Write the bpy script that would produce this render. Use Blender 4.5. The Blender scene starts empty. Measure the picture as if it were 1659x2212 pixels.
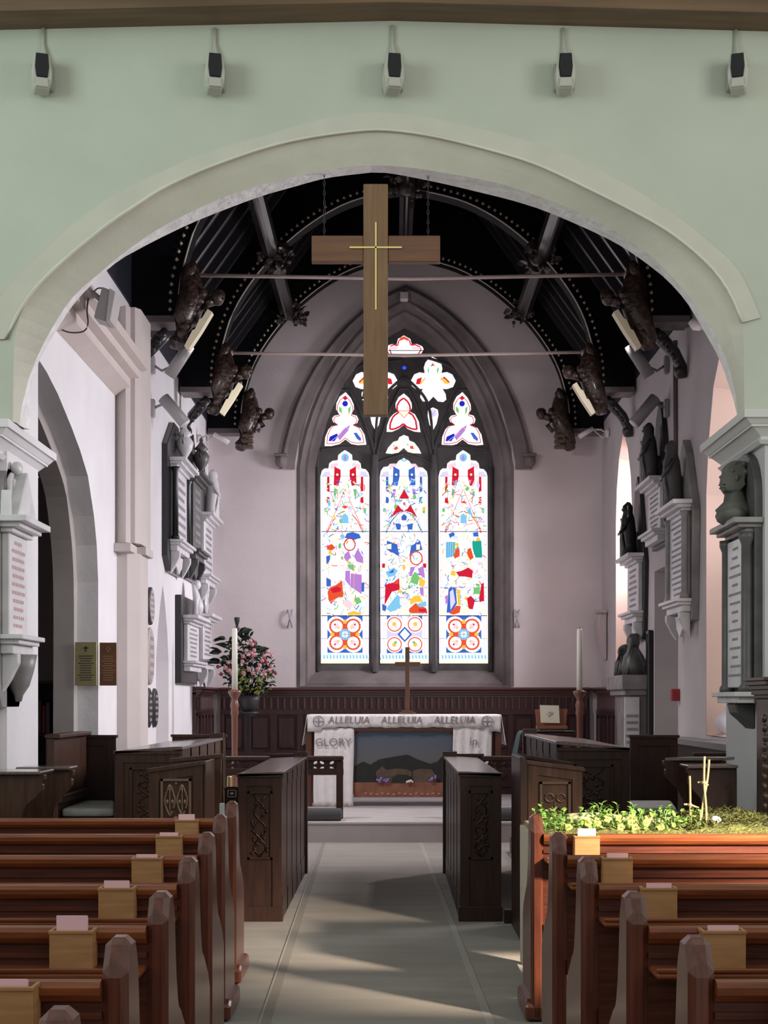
import bpy, bmesh, math, random
from mathutils import Vector, Matrix
random.seed(7)
PI = math.pi
SC = bpy.context.scene
COL = SC.collection

# ---------------------------------------------------------------- camera
F, CX, CY, H = 3320.0, 845.0, 1512.0, 1.47      # focal length (px), vanishing point (px), eye height (m)
cam_data = bpy.data.cameras.new('camera')
cam_data.sensor_fit = 'VERTICAL'
cam_data.sensor_height = 24.0
cam_data.lens = 24.0 * F / 2212.0
cam_data.shift_x = (829.5 - CX) / 2212.0
cam_data.shift_y = (CY - 1106.0) / 2212.0
cam_data.clip_end = 200
cam = bpy.data.objects.new('camera', cam_data)
cam.location = (0, 0, H)
cam.rotation_euler = (PI / 2, 0, 0)
COL.objects.link(cam)
SC.camera = cam

# ---------------------------------------------------------------- light
SC.view_settings.view_transform = 'Standard'
SC.view_settings.look = 'None'
SC.view_settings.gamma = 1.0
SC.view_settings.use_curve_mapping = False
SC.view_settings.exposure = 0.0
world = bpy.data.worlds.new('daylight')
SC.world = world
world.use_nodes = True
bg = world.node_tree.nodes['Background']
bg.inputs[0].default_value = (0.98, 1.0, 0.95, 1)
bg.inputs[1].default_value = 0.56

EAST_GLASS = 1.5
SOUTH_GLASS = 1.6


def area(name, loc, target, size, power, color):
    l = bpy.data.lights.new(name, 'AREA')
    l.shape = 'RECTANGLE'
    l.size, l.size_y = size
    l.energy = power
    l.color = color
    o = bpy.data.objects.new(name, l)
    o.location = loc
    o.rotation_euler = (Vector(target) - Vector(loc)).to_track_quat('-Z', 'Y').to_euler()
    COL.objects.link(o)
    return o


# added fill lamps, unseen: two brighten the arch wall, one the right pews
area('arch_wall_fill_left', (-5.6, 5.2, 5.4), (0.2, 9.5, 4.6), (2.4, 2.4), 50, (0.80, 1.0, 0.90)).data.spread = math.radians(110)
area('arch_wall_fill_right', (5.6, 4.8, 5.2), (0.2, 9.5, 4.4), (2.4, 2.4), 42, (0.98, 1.0, 0.92)).data.spread = math.radians(110)
area('right_pew_warm_fill', (5.2, 2.6, 3.6), (1.9, 6.85, 0.85), (0.5, 0.5), 62, (1.0, 0.82, 0.62)).data.spread = math.radians(23)

# daylight coming in through the two south windows of the chancel
for nm, loc, size, power in (('south_window_daylight_far', (3.37, 18.58, 3.1), (1.0, 2.9), 215), ('south_window_daylight_near', (3.37, 12.36, 2.95), (2.2, 3.0), 210)):
    a_ = area(nm, loc, (loc[0] - 5, loc[1], loc[2] - 1.2), size, power, (0.96, 0.93, 1.0))
    a_.data.spread = math.radians(115)

# ---------------------------------------------------------------- materials
MATS = {}


def mat(name, col, rough=0.6, var=0.0, vscale=8.0, bump=0.0, bscale=40.0, spec=0.5, metal=0.0, coat=0.0,
        wood=None, stretch=(1, 1, 1), emit=None, estr=1.0):
    if name in MATS:
        return MATS[name]
    m = bpy.data.materials.new(name)
    m.use_nodes = True
    nt = m.node_tree
    N = nt.nodes
    L = nt.links
    b = N['Principled BSDF']
    b.inputs['Base Color'].default_value = (*col, 1)
    b.inputs['Roughness'].default_value = rough
    b.inputs['Metallic'].default_value = metal
    b.inputs['Specular IOR Level'].default_value = spec
    b.inputs['Coat Weight'].default_value = coat
    b.inputs['Coat Roughness'].default_value = 0.18
    if emit:
        b.inputs['Emission Color'].default_value = (*emit, 1)
        b.inputs['Emission Strength'].default_value = estr
    if var > 0 or bump > 0 or wood:
        tc = N.new('ShaderNodeTexCoord')
        mp = N.new('ShaderNodeMapping')
        mp.inputs['Scale'].default_value = stretch
        L.new(tc.outputs['Object'], mp.inputs['Vector'])
    if var > 0 or wood:
        no = N.new('ShaderNodeTexNoise')
        no.inputs['Scale'].default_value = vscale
        no.inputs['Detail'].default_value = 5
        L.new(mp.outputs[0], no.inputs['Vector'])
        r = N.new('ShaderNodeValToRGB')
        c2 = wood if wood else tuple(max(0, c * (1 - var)) for c in col)
        c1 = col if wood else tuple(min(1, c * (1 + var * 0.5)) for c in col)
        r.color_ramp.elements[0].position = 0.32
        r.color_ramp.elements[1].position = 0.68
        r.color_ramp.elements[0].color = (*c2, 1)
        r.color_ramp.elements[1].color = (*c1, 1)
        L.new(no.outputs['Fac'], r.inputs[0])
        L.new(r.outputs[0], b.inputs['Base Color'])
    if bump > 0:
        n2 = N.new('ShaderNodeTexNoise')
        n2.inputs['Scale'].default_value = bscale
        n2.inputs['Detail'].default_value = 4
        L.new(mp.outputs[0], n2.inputs['Vector'])
        bp = N.new('ShaderNodeBump')
        bp.inputs['Strength'].default_value = bump
        bp.inputs['Distance'].default_value = 0.02
        L.new(n2.outputs['Fac'], bp.inputs['Height'])
        L.new(bp.outputs[0], b.inputs['Normal'])
    MATS[name] = m
    return m


def glow(name, col, strength):
    if name in MATS:
        return MATS[name]
    m = bpy.data.materials.new(name)
    m.use_nodes = True
    nt = m.node_tree
    nt.nodes.remove(nt.nodes['Principled BSDF'])
    e = nt.nodes.new('ShaderNodeEmission')
    e.inputs[0].default_value = (*col, 1)
    e.inputs[1].default_value = strength
    nt.links.new(e.outputs[0], nt.nodes['Material Output'].inputs[0])
    MATS[name] = m
    return m


M_MINT = mat('mint_plaster', (0.50, 0.528, 0.445), 0.85, var=0.06, vscale=1.6, bump=0.15, bscale=14)
M_CREAM = mat('cream_plaster', (0.66, 0.635, 0.545), 0.85, var=0.07, vscale=3, bump=0.2, bscale=14)
M_BEIGE = mat('beige_band_plaster', (0.555, 0.54, 0.465), 0.85, var=0.05, vscale=4, bump=0.15, bscale=14)
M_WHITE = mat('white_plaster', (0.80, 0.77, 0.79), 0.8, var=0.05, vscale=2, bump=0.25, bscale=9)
M_CHAN = mat('chancel_plaster', (0.73, 0.65, 0.66), 0.8, var=0.08, vscale=1.3, bump=0.2, bscale=10)
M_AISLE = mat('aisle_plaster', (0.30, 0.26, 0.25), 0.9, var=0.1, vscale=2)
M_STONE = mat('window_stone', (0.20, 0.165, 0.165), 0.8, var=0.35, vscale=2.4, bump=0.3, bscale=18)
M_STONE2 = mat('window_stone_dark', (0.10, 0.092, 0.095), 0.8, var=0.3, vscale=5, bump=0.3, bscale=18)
M_FLOOR = mat('carpet', (0.285, 0.262, 0.24), 0.95, var=0.10, vscale=2.6, bump=0.25, bscale=160, spec=0.1, stretch=(0.5, 2.2, 1))
M_SEAM = mat('carpet_seam', (0.215, 0.20, 0.175), 0.95, spec=0.1)
M_SEAM2 = mat('carpet_seam_light', (0.31, 0.29, 0.27), 0.95, spec=0.1)
M_OAK = mat('dark_oak', (0.040, 0.017, 0.012), 0.42, vscale=6, wood=(0.022, 0.010, 0.008), stretch=(6, 6, 0.6), spec=0.3, coat=0.08)
M_OAKB = mat('brown_oak', (0.072, 0.034, 0.020), 0.42, vscale=6, wood=(0.040, 0.018, 0.012), stretch=(6, 6, 0.6), spec=0.3, coat=0.10)
M_DADO = mat('dado_mahogany', (0.060, 0.020, 0.020), 0.38, vscale=5, wood=(0.030, 0.010, 0.012), stretch=(5, 5, 0.7), coat=0.15)
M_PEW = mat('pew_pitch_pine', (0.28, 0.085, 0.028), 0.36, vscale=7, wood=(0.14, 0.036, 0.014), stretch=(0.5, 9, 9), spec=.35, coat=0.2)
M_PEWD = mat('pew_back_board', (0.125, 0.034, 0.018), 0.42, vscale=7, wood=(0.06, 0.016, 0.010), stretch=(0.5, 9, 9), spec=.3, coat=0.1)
M_PEWE = mat('pew_end_wood', (0.155, 0.048, 0.027), 0.3, vscale=7, wood=(0.085, 0.024, 0.015), stretch=(9, 9, 0.5), spec=.35, coat=0.35)
M_BOX = mat('plain_oak_box', (0.50, 0.265, 0.115), 0.55, vscale=9, wood=(0.40, 0.205, 0.085), stretch=(1, 1, 7), spec=.3)
M_PINK = mat('pink_paper', (0.95, 0.60, 0.64), 0.7)
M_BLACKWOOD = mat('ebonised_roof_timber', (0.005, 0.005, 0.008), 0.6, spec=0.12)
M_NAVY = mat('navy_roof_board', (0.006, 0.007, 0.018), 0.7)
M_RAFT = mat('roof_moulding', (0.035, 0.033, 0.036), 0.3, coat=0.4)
M_BRIGHTM = mat('roof_bead_moulding', (0.70, 0.62, 0.54), 0.4)
M_CARVE = mat('carved_angel_oak', (0.060, 0.033, 0.024), 0.3, var=0.8, vscale=22, coat=0.4, bump=1.0, bscale=26)
M_GOLD = mat('pale_gilding', (0.90, 0.80, 0.52), 0.45, emit=(1.0, 0.86, 0.55), estr=0.0)
M_BRASS = mat('brass', (0.72, 0.55, 0.22), 0.3, metal=0.7)
M_MARB = mat('white_marble', (0.72, 0.70, 0.72), 0.35, var=0.15, vscale=5)
M_MARBG = mat('grey_marble', (0.30, 0.28, 0.28), 0.4, var=0.3, vscale=5)
M_MARBD = mat('dark_grey_marble', (0.10, 0.095, 0.095), 0.4, var=0.3, vscale=7)
M_SLATE = mat('black_slate', (0.016, 0.017, 0.018), 0.28)
M_INK = mat('inscription_grey', (0.30, 0.27, 0.30), 0.7)
M_INKD = mat('ink_dark', (0.07, 0.055, 0.06), 0.7)
M_CLOTH = mat('white_linen', (0.80, 0.77, 0.77), 0.9, var=0.06, vscale=12, bump=0.5, bscale=22)
M_CUSH = mat('grey_green_cushion', (0.34, 0.35, 0.32), 0.9, var=0.12, vscale=20)
M_CUSHD = mat('dark_kneeler_fabric', (0.05, 0.048, 0.05), 0.9)
M_GREENCL = mat('dark_green_cloth', (0.06, 0.10, 0.10), 0.85)
M_CROSS = mat('cross_oak', (0.225, 0.125, 0.058), 0.45, vscale=5, wood=(0.165, 0.088, 0.041), stretch=(8, 8, 0.6), coat=0.1)
M_CROSSH = mat('cross_oak_arm', (0.18, 0.080, 0.038), 0.45, vscale=5, wood=(0.125, 0.054, 0.028), stretch=(0.6, 8, 8), coat=0.1)
M_BEAM = mat('tie_beam_oak', (0.19, 0.115, 0.062), 0.6, vscale=3, wood=(0.115, 0.068, 0.036), stretch=(0.4, 5, 5))
M_IVORY = mat('ivory_plastic', (0.47, 0.47, 0.41), 0.4)
M_BLACKG = mat('black_glass', (0.004, 0.004, 0.006), 0.12)
M_FIXT = mat('grey_metal_paint', (0.30, 0.29, 0.30), 0.4)
M_WFIXT = mat('white_metal_paint', (0.78, 0.74, 0.74), 0.4)
M_DARKM = mat('dark_iron', (0.03, 0.028, 0.03), 0.5)
M_ROD = mat('tie_rod_paint', (0.62, 0.50, 0.47), 0.4)
M_CANDLE = mat('candle_wax', (0.88, 0.87, 0.76), 0.4)
M_LEAF = mat('dark_leaf', (0.018, 0.035, 0.016), 0.4, var=0.4, vscale=30)
M_LEAFY = mat('yellow_green_leaf', (0.30, 0.36, 0.06), 0.5, var=0.4, vscale=30)
M_IVY = mat('fresh_ivy_leaf', (0.20, 0.38, 0.08), 0.45, var=0.5, vscale=40)
M_MOSS = mat('moss', (0.16, 0.17, 0.045), 0.95, var=0.6, vscale=45, bump=1.0, bscale=70)
M_ROSE = mat('pink_blossom', (0.72, 0.33, 0.35), 0.6, var=0.3, vscale=60)
M_ROSED = mat('crimson_bud', (0.28, 0.03, 0.05), 0.6)
M_TWIG = mat('pale_twig', (0.50, 0.38, 0.20), 0.6)
M_TERRA = mat('terracotta_board', (0.25, 0.095, 0.055), 0.6, var=0.25, vscale=10)
M_HILL = mat('painted_hill', (0.014, 0.016, 0.012), 0.7, var=0.4, vscale=14)
M_ROCK = mat('painted_rock', (0.10, 0.068, 0.045), 0.7, var=0.3, vscale=14)
M_PURPLE = mat('purple_flower', (0.28, 0.20, 0.62), 0.6)
M_REDBOX = mat('red_plastic', (0.35, 0.02, 0.03), 0.4)
M_PLQG = mat('olive_brass_plaque', (0.36, 0.32, 0.15), 0.4, metal=0.3, var=0.1, vscale=6)
M_PLQB = mat('copper_brown_plaque', (0.21, 0.10, 0.045), 0.35, metal=0.3, var=0.2, vscale=5)
M_CARD = mat('cream_card', (0.80, 0.76, 0.62), 0.8)
M_PLASTIC = mat('white_plastic_bag', (0.82, 0.79, 0.85), 0.4, bump=0.8, bscale=12)


# ---------------------------------------------------------------- geometry helpers
def W(px, py, d):
    """point of the place seen along a pixel at distance d"""
    return ((px - CX) * d / F, d, H + (CY - py) * d / F)


def XZ(px, py, d):
    return ((px - CX) * d / F, H + (CY - py) * d / F)


def fill_mesh(outer, holes, t):
    cu = bpy.data.curves.new('tmp', 'CURVE')
    cu.dimensions = '2D'
    cu.fill_mode = 'BOTH'
    cu.extrude = t / 2
    for pts in [outer] + list(holes):
        s = cu.splines.new('POLY')
        s.points.add(len(pts) - 1)
        for p, q in zip(s.points, pts):
            p.co = (q[0], q[1], 0, 1)
        s.use_cyclic_u = True
    o = bpy.data.objects.new('tmp', cu)
    me = bpy.data.meshes.new_from_object(o)
    bpy.data.objects.remove(o)
    bpy.data.curves.remove(cu)
    return me


class MB:
    def __init__(self):
        self.bm = bmesh.new()
        self.mi = 0

    def put(self, t, smooth=False, bev=0.0, xf=None, recalc=True, seg=1):
        if bev > 0:
            bmesh.ops.bevel(t, geom=list(t.edges), offset=bev, segments=seg, affect='EDGES', profile=0.5)
        if recalc:
            bmesh.ops.recalc_face_normals(t, faces=list(t.faces))
        if xf is not None:
            bmesh.ops.transform(t, matrix=xf, verts=list(t.verts))
        for f in t.faces:
            f.material_index = self.mi
            f.smooth = smooth
        me = bpy.data.meshes.new('t')
        t.to_mesh(me)
        t.free()
        self.bm.from_mesh(me)
        bpy.data.meshes.remove(me)
        return self

    def box(self, x0, x1, y0, y1, z0, z1, bev=0.0, xf=None):
        t = bmesh.new()
        bmesh.ops.create_cube(t, size=1)
        for v in t.verts:
            v.co = Vector((x0 + (v.co.x + .5) * (x1 - x0), y0 + (v.co.y + .5) * (y1 - y0), z0 + (v.co.z + .5) * (z1 - z0)))
        return self.put(t, bev=bev, xf=xf)

    def prism(self, pts, axis, a0, a1, bev=0.0, xf=None, smooth=False, seg=1):
        t = bmesh.new()

        def m(p, a):
            return {'x': (a, p[0], p[1]), 'y': (p[0], a, p[1]), 'z': (p[0], p[1], a)}[axis]
        va = [t.verts.new(m(p, a0)) for p in pts]
        vb = [t.verts.new(m(p, a1)) for p in pts]
        n = len(pts)
        t.faces.new(va)
        t.faces.new(vb[::-1])
        for i in range(n):
            t.faces.new((va[i], vb[i], vb[(i + 1) % n], va[(i + 1) % n]))
        return self.put(t, bev=bev, xf=xf, smooth=smooth, seg=seg)

    def plate(self, outer, holes, t, fn):
        me = fill_mesh(outer, holes, t)
        b = bmesh.new()
        b.from_mesh(me)
        bpy.data.meshes.remove(me)
        for v in b.verts:
            v.co = Vector(fn(v.co.x, v.co.y, v.co.z))
        bmesh.ops.remove_doubles(b, verts=list(b.verts), dist=1e-5)
        return self.put(b)

    def loft(self, rings, closed=False, smooth=False):
        t = bmesh.new()
        vs = [[t.verts.new(p) for p in r] for r in rings]
        for a, b in zip(vs, vs[1:]):
            n = len(a)
            for i in range(n if closed else n - 1):
                j = (i + 1) % n
                t.faces.new((a[i], a[j], b[j], b[i]))
        return self.put(t, smooth=smooth)

    def tube(self, pts, r, seg=8, closed=False):
        pts = [Vector(p) for p in pts]
        t = bmesh.new()
        rings = []
        n = len(pts)
        up = Vector((0.13, 0.21, 0.97)).normalized()
        for i, p in enumerate(pts):
            if closed:
                dr = (pts[(i + 1) % n] - pts[i - 1])
            else:
                dr = (pts[min(i + 1, n - 1)] - pts[max(i - 1, 0)])
            dr.normalize()
            u = up if abs(dr.dot(up)) < 0.95 else Vector((1, 0, 0))
            a = dr.cross(u).normalized()
            b = dr.cross(a)
            rr = r[i] if isinstance(r, (list, tuple)) else r
            rings.append([t.verts.new(p + (a * math.cos(2 * PI * k / seg) + b * math.sin(2 * PI * k / seg)) * rr) for k in range(seg)])
        pr = list(zip(rings, rings[1:]))
        if closed:
            pr.append((rings[-1], rings[0]))
        for a, b in pr:
            for k in range(seg):
                t.faces.new((a[k], a[(k + 1) % seg], b[(k + 1) % seg], b[k]))
        if not closed:
            t.faces.new(rings[0])
            t.faces.new(rings[-1][::-1])
        return self.put(t, smooth=True)

    def lathe(self, prof, x, y, z=0, seg=20, smooth=True, xf=None):
        t = bmesh.new()
        rings = []
        for r, h in prof:
            rings.append([t.verts.new((x + r * math.cos(2 * PI * k / seg), y + r * math.sin(2 * PI * k / seg), z + h)) for k in range(seg)])
        for a, b in zip(rings, rings[1:]):
            for k in range(seg):
                t.faces.new((a[k], a[(k + 1) % seg], b[(k + 1) % seg], b[k]))
        t.faces.new(rings[0])
        t.faces.new(rings[-1][::-1])
        return self.put(t, smooth=smooth, xf=xf)

    def ball(self, c, r, seg=10, rot=None):
        t = bmesh.new()
        bmesh.ops.create_uvsphere(t, u_segments=seg, v_segments=max(5, seg * 2 // 3), radius=1)
        r = (r, r, r) if not isinstance(r, (tuple, list)) else r
        mx = Matrix.Translation(Vector(c))
        if rot:
            from mathutils import Euler
            mx = mx @ Euler(rot).to_matrix().to_4x4()
        mx = mx @ Matrix.Diagonal((r[0], r[1], r[2], 1))
        return self.put(t, smooth=True, xf=mx)

    def leaf(self, c, l, w, yaw, pitch, roll=0):
        t = bmesh.new()
        pr = [(0, 0, 0), (l * .3, w * .5, .12 * l), (l * .65, w * .42, .1 * l), (l, 0, -.05 * l), (l * .65, -w * .42, .1 * l), (l * .3, -w * .5, .12 * l)]
        m1 = t.verts.new((l * .45, 0, 0))
        vs = [t.verts.new(p) for p in pr]
        for i in range(6):
            t.faces.new((m1, vs[i], vs[(i + 1) % 6]))
        from mathutils import Euler
        mx = Matrix.Translation(Vector(c)) @ Euler((roll, -pitch, yaw), 'XYZ').to_matrix().to_4x4()
        return self.put(t, xf=mx, recalc=False, smooth=True)

    def build(self, name, m, parent=None, kind=None, **props):
        me = bpy.data.meshes.new(name)
        off = Vector(parent['_o']) if parent is not None and '_o' in parent.keys() else Vector((0, 0, 0))
        if off.length > 0:
            bmesh.ops.translate(self.bm, verts=list(self.bm.verts), vec=-off)
        self.bm.to_mesh(me)
        self.bm.free()
        o = bpy.data.objects.new(name, me)
        COL.objects.link(o)
        for mm in (m if isinstance(m, (list, tuple)) else [m]):
            me.materials.append(mm)
        if parent is not None:
            o.parent = parent
            o['_o'] = tuple(off)
        if kind:
            o['kind'] = kind
        for k, v in props.items():
            o[k] = v
        return o


def thing(name, label, cat, loc=(0, 0, 0), group=None):
    o = bpy.data.objects.new(name, None)
    o.empty_display_size = 0.1
    COL.objects.link(o)
    o.location = loc
    o['label'] = label
    o['category'] = cat
    if group:
        o['group'] = group
    o['_o'] = tuple(loc)
    return o


def tag(o, label, cat, group=None):
    o['label'] = label
    o['category'] = cat
    if group:
        o['group'] = group
    return o


def center_origin(o):
    """put the origin of a one-mesh thing at the middle of its base"""
    me = o.data
    xs = [v.co.x for v in me.vertices]
    ys = [v.co.y for v in me.vertices]
    zs = [v.co.z for v in me.vertices]
    c = Vector(((min(xs) + max(xs)) / 2, (min(ys) + max(ys)) / 2, min(zs)))
    me.transform(Matrix.Translation(-c))
    o.location = c
    return o


def struct(mb, name, m):
    return mb.build(name, m, kind='structure')


def dup(root, loc, label=None):
    r = root.copy()
    COL.objects.link(r)
    r.location = loc
    if label:
        r['label'] = label
    for ch in list(root.children):
        c = ch.copy()
        COL.objects.link(c)
        c.parent = r
        for g in list(ch.children):
            d = g.copy()
            COL.objects.link(d)
            d.parent = c
    return r


def resample(pts, n):
    d = [0]
    for a, b in zip(pts, pts[1:]):
        d.append(d[-1] + math.dist(a, b))
    out = []
    for i in range(n):
        s = d[-1] * i / (n - 1)
        k = 0
        while k < len(d) - 2 and d[k + 1] < s:
            k += 1
        f = (s - d[k]) / max(1e-9, d[k + 1] - d[k])
        out.append(tuple(pts[k][j] * (1 - f) + pts[k + 1][j] * f for j in range(len(pts[k]))))
    return out


def spline(pts, n):
    """Catmull-Rom through points, n samples"""
    P = [pts[0]] + list(pts) + [pts[-1]]
    out = []
    for i in range(1, len(P) - 2):
        for k in range(8):
            t = k / 8
            out.append(tuple(0.5 * ((2 * P[i][j]) + (-P[i - 1][j] + P[i + 1][j]) * t + (2 * P[i - 1][j] - 5 * P[i][j] + 4 * P[i + 1][j] - P[i + 2][j]) * t * t
                                    + (-P[i - 1][j] + 3 * P[i][j] - 3 * P[i + 1][j] + P[i + 2][j]) * t ** 3) for j in range(len(pts[0]))))
    out.append(tuple(pts[-1]))
    return resample(out, n)


def text_mb(mb, s, size, fn, ext=0.002, sx=1.0):
    cu = bpy.data.curves.new('tmp', 'FONT')
    cu.body = s
    cu.size = size
    cu.extrude = ext
    cu.align_x = 'CENTER'
    cu.align_y = 'CENTER'
    cu.resolution_u = 3
    o = bpy.data.objects.new('tmp', cu)
    me = bpy.data.meshes.new_from_object(o)
    b = bmesh.new()
    b.from_mesh(me)
    for v in b.verts:
        v.co = Vector(fn(v.co.x * sx, v.co.y, v.co.z))
    bpy.data.objects.remove(o)
    bpy.data.curves.remove(cu)
    bpy.data.meshes.remove(me)
    mb.put(b, recalc=False)


# ================================================================ THE ROOM
XL, XR, XC = -2.44, 2.81, 0.185       # chancel side walls and centre
YA, YB = 9.5, 10.6                    # nave face of the arch wall, chancel face of the piers
YE = 20.5                             # east wall
PL, PR = -2.49, 2.31                  # inner faces of the piers
STEP_Y, STEP_Z = 15.85, 0.215

# floor
m = MB()
m.box(-6, 6, -2, 21.2, -0.2, 0)
struct(m, 'floor', M_FLOOR)
m = MB()
m.prism([(STEP_Y, 0.0), (STEP_Y, 0.185), (STEP_Y - 0.02, 0.19), (STEP_Y - 0.02, STEP_Z - .006), (STEP_Y - .01, STEP_Z), (20.52, STEP_Z), (20.52, 0.0)], 'x', XL, XR)
struct(m, 'floor_sanctuary', mat('sanctuary_carpet', (0.42, 0.385, 0.38), 0.95, var=0.08, vscale=4, spec=0.1))
m = MB()
seamL = lambda y: -0.57 - 0.0141 * (y - 6.97)
seamR = lambda y: 0.449 - 0.0165 * (y - 6.97)
m.prism([(seamL(0.5), 0.5), (seamR(0.5), 0.5), (seamR(15.8), 15.8), (seamL(15.8), 15.8)], 'z', 0.0, 0.004)
m.mi = 1
m.prism([(seamL(0.5) - .025, 0.5), (seamL(0.5) + .025, 0.5), (seamL(15.8) + .02, 15.8), (seamL(15.8) - .02, 15.8)], 'z', 0.0, 0.0055)
m.mi = 2
m.prism([(seamL(0.5) - .038, 0.5), (seamL(0.5) - .025, 0.5), (seamL(15.8) - .02, 15.8), (seamL(15.8) - .03, 15.8)], 'z', 0.0, 0.005)
m.prism([(seamR(0.5) - .022, 0.5), (seamR(0.5) + .022, 0.5), (seamR(15.8) + .018, 15.8), (seamR(15.8) - .018, 15.8)], 'z', 0.0, 0.005)
o = m.build('aisle_carpet', [M_FLOOR, M_SEAM, M_SEAM2])
tag(o, 'long grey carpet runner with taped seams down the middle of the aisle', 'carpet')
center_origin(o)

# nave arch wall ----------------------------------------------------
C0 = [(28, 905), (29, 800), (32, 735), (46, 675), (75, 625), (118, 581), (189, 520), (240, 480), (300, 440), (350, 408), (425, 372), (500, 343), (575, 318), (650, 300), (740, 286), (825, 280),
      (930, 293), (1055, 323), (1155, 354), (1255, 400), (1380, 463), (1455, 508), (1530, 572), (1573, 630), (1600, 690), (1607, 740), (1607, 800), (1608, 885)]
C1 = [(42, 902), (51, 861), (67, 804), (101, 729), (152, 648), (202, 601), (280, 537), (350, 490), (425, 452), (500, 420), (600, 390), (700, 369), (765, 360), (825, 357),
      (900, 364), (980, 377), (1055, 391), (1130, 412), (1250, 458), (1330, 500), (1400, 548), (1455, 602), (1499, 654), (1537, 710), (1568, 772), (1585, 834), (1594, 885)]
C2 = [(65, 902), (65, 850), (78, 797), (91, 767), (125, 709), (169, 645), (246, 571), (310, 533), (371, 502), (435, 473), (555, 427), (630, 405), (700, 386), (765, 377), (828, 373),
      (930, 391), (1030, 414), (1120, 437), (1200, 465), (1330, 525), (1420, 587), (1460, 625), (1488, 660), (1518, 711), (1554, 776), (1580, 850), (1594, 889)]
n = 72
w0 = [XZ(x, y, YA) for x, y in spline(C0, n)]
w1 = [XZ(x, y, 9.63) for x, y in spline(C1, n)]
w2 = [XZ(x, y, 9.77) for x, y in spline(C2, n)]
ZCL, ZCR = 3.19, 3.25                  # tops of the capitals
for ww in (w0, w1, w2):
    ww[0] = (ww[0][0], ZCL)
    ww[-1] = (ww[-1][0], ZCR)
m = MB()
outer = [(-6, ZCL)] + w0 + [(6, ZCR), (6, 9.8), (-6, 9.8)]
t = bmesh.new()


def face_wall(mb, outline, y):
    me = fill_mesh(outline, [], 0)
    b = bmesh.new()
    b.from_mesh(me)
    bpy.data.meshes.remove(me)
    for v in b.verts:
        v.co = Vector((v.co.x, y, v.co.y))
    bmesh.ops.remove_doubles(b, verts=list(b.verts), dist=1e-5)
    mb.put(b, recalc=False)


face_wall(m, outer, YA)
m.mi = 1
m.loft([[(p[0], YA, p[1]) for p in w0], [(p[0] * .5 + q[0] * .5, 9.56, p[1] * .5 + q[1] * .5 + .004) for p, q in zip(w0, w1)], [(p[0], 9.63, p[1]) for p in w1]], smooth=False)
m.mi = 2
rough = [(p[0] + random.uniform(-.006, .006), 9.70, p[1] + random.uniform(-.006, .006)) for p in [((a[0] + b[0]) / 2, (a[1] + b[1]) / 2) for a, b in zip(w1, w2)]]
m.loft([[(p[0], 9.63, p[1]) for p in w1], rough, [(p[0], 9.77, p[1]) for p in w2]])
face_wall(m, [(-6, ZCL)] + w2 + [(6, ZCR), (6, 9.8), (-6, 9.8)], 9.77)
struct(m, 'wall_chancel_arch', [M_MINT, M_CREAM, mat('soffit_window_lit_plaster', (0.92, 0.89, 0.90), 0.8, var=0.12, vscale=14, bump=0.6, bscale=20)])  # soffit white lightened to carry the chancel window light

# plaster hood band round the arch
HO = [(-12, 735), (-8, 680), (0, 640), (37, 595), (80, 555), (150, 490), (240, 425), (340, 375), (450, 330), (600, 285), (725, 251), (830, 243),
      (930, 255), (1095, 292), (1220, 332), (1330, 385), (1455, 462), (1570, 555), (1610, 610), (1643, 687)]
HI = [(15, 733), (32, 692), (67, 637), (118, 583), (189, 522), (240, 482), (300, 442), (350, 410), (425, 374), (500, 345), (575, 320), (650, 302), (740, 288), (825, 282),
      (930, 295), (1055, 325), (1155, 356), (1255, 402), (1380, 465), (1455, 510), (1530, 574), (1573, 632), (1602, 698)]
ho = [XZ(x, y, YA) for x, y in spline(HO, n)]
hi = [XZ(x, y, YA) for x, y in spline(HI, n)]
m = MB()
m.loft([[(p[0], YA + .001, p[1]) for p in ho], [(p[0] * .97 + q[0] * .03, YA - .010, p[1] * .97 + q[1] * .03) for p, q in zip(ho, hi)], [(p[0] * .10 + q[0] * .90, YA - .014, p[1] * .10 + q[1] * .90) for p, q in zip(ho, hi)],
        [(p[0], YA - .004, p[1]) for p in hi], [(p[0], YA + .001, p[1]) for p in hi]])
struct(m, 'trim_1', M_BEIGE)
m = MB()
m.tube([(p[0] * .02 + q[0] * .98, YA - .012, p[1] * .02 + q[1] * .98) for p, q in zip(ho, hi)], .011, 6)
struct(m, 'trim_2', M_CREAM)

# lower nave wall and piers
m = MB()
m.box(-6, -3.0, YA, 9.92, 0, ZCL)
m.box(-3.0, PL, YA, YB, 0, 3.06)
struct(m, 'wall_left_pier', [M_WHITE])
m = MB()
m.box(3.0, 6, YA, 9.92, 0, ZCR)
m.box(PR, 3.0, YA, YB, 0, 3.10)
struct(m, 'wall_right_pier', [mat('pier_grey_plaster', (0.58, 0.57, 0.58), 0.8, var=0.06, vscale=2)])


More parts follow.
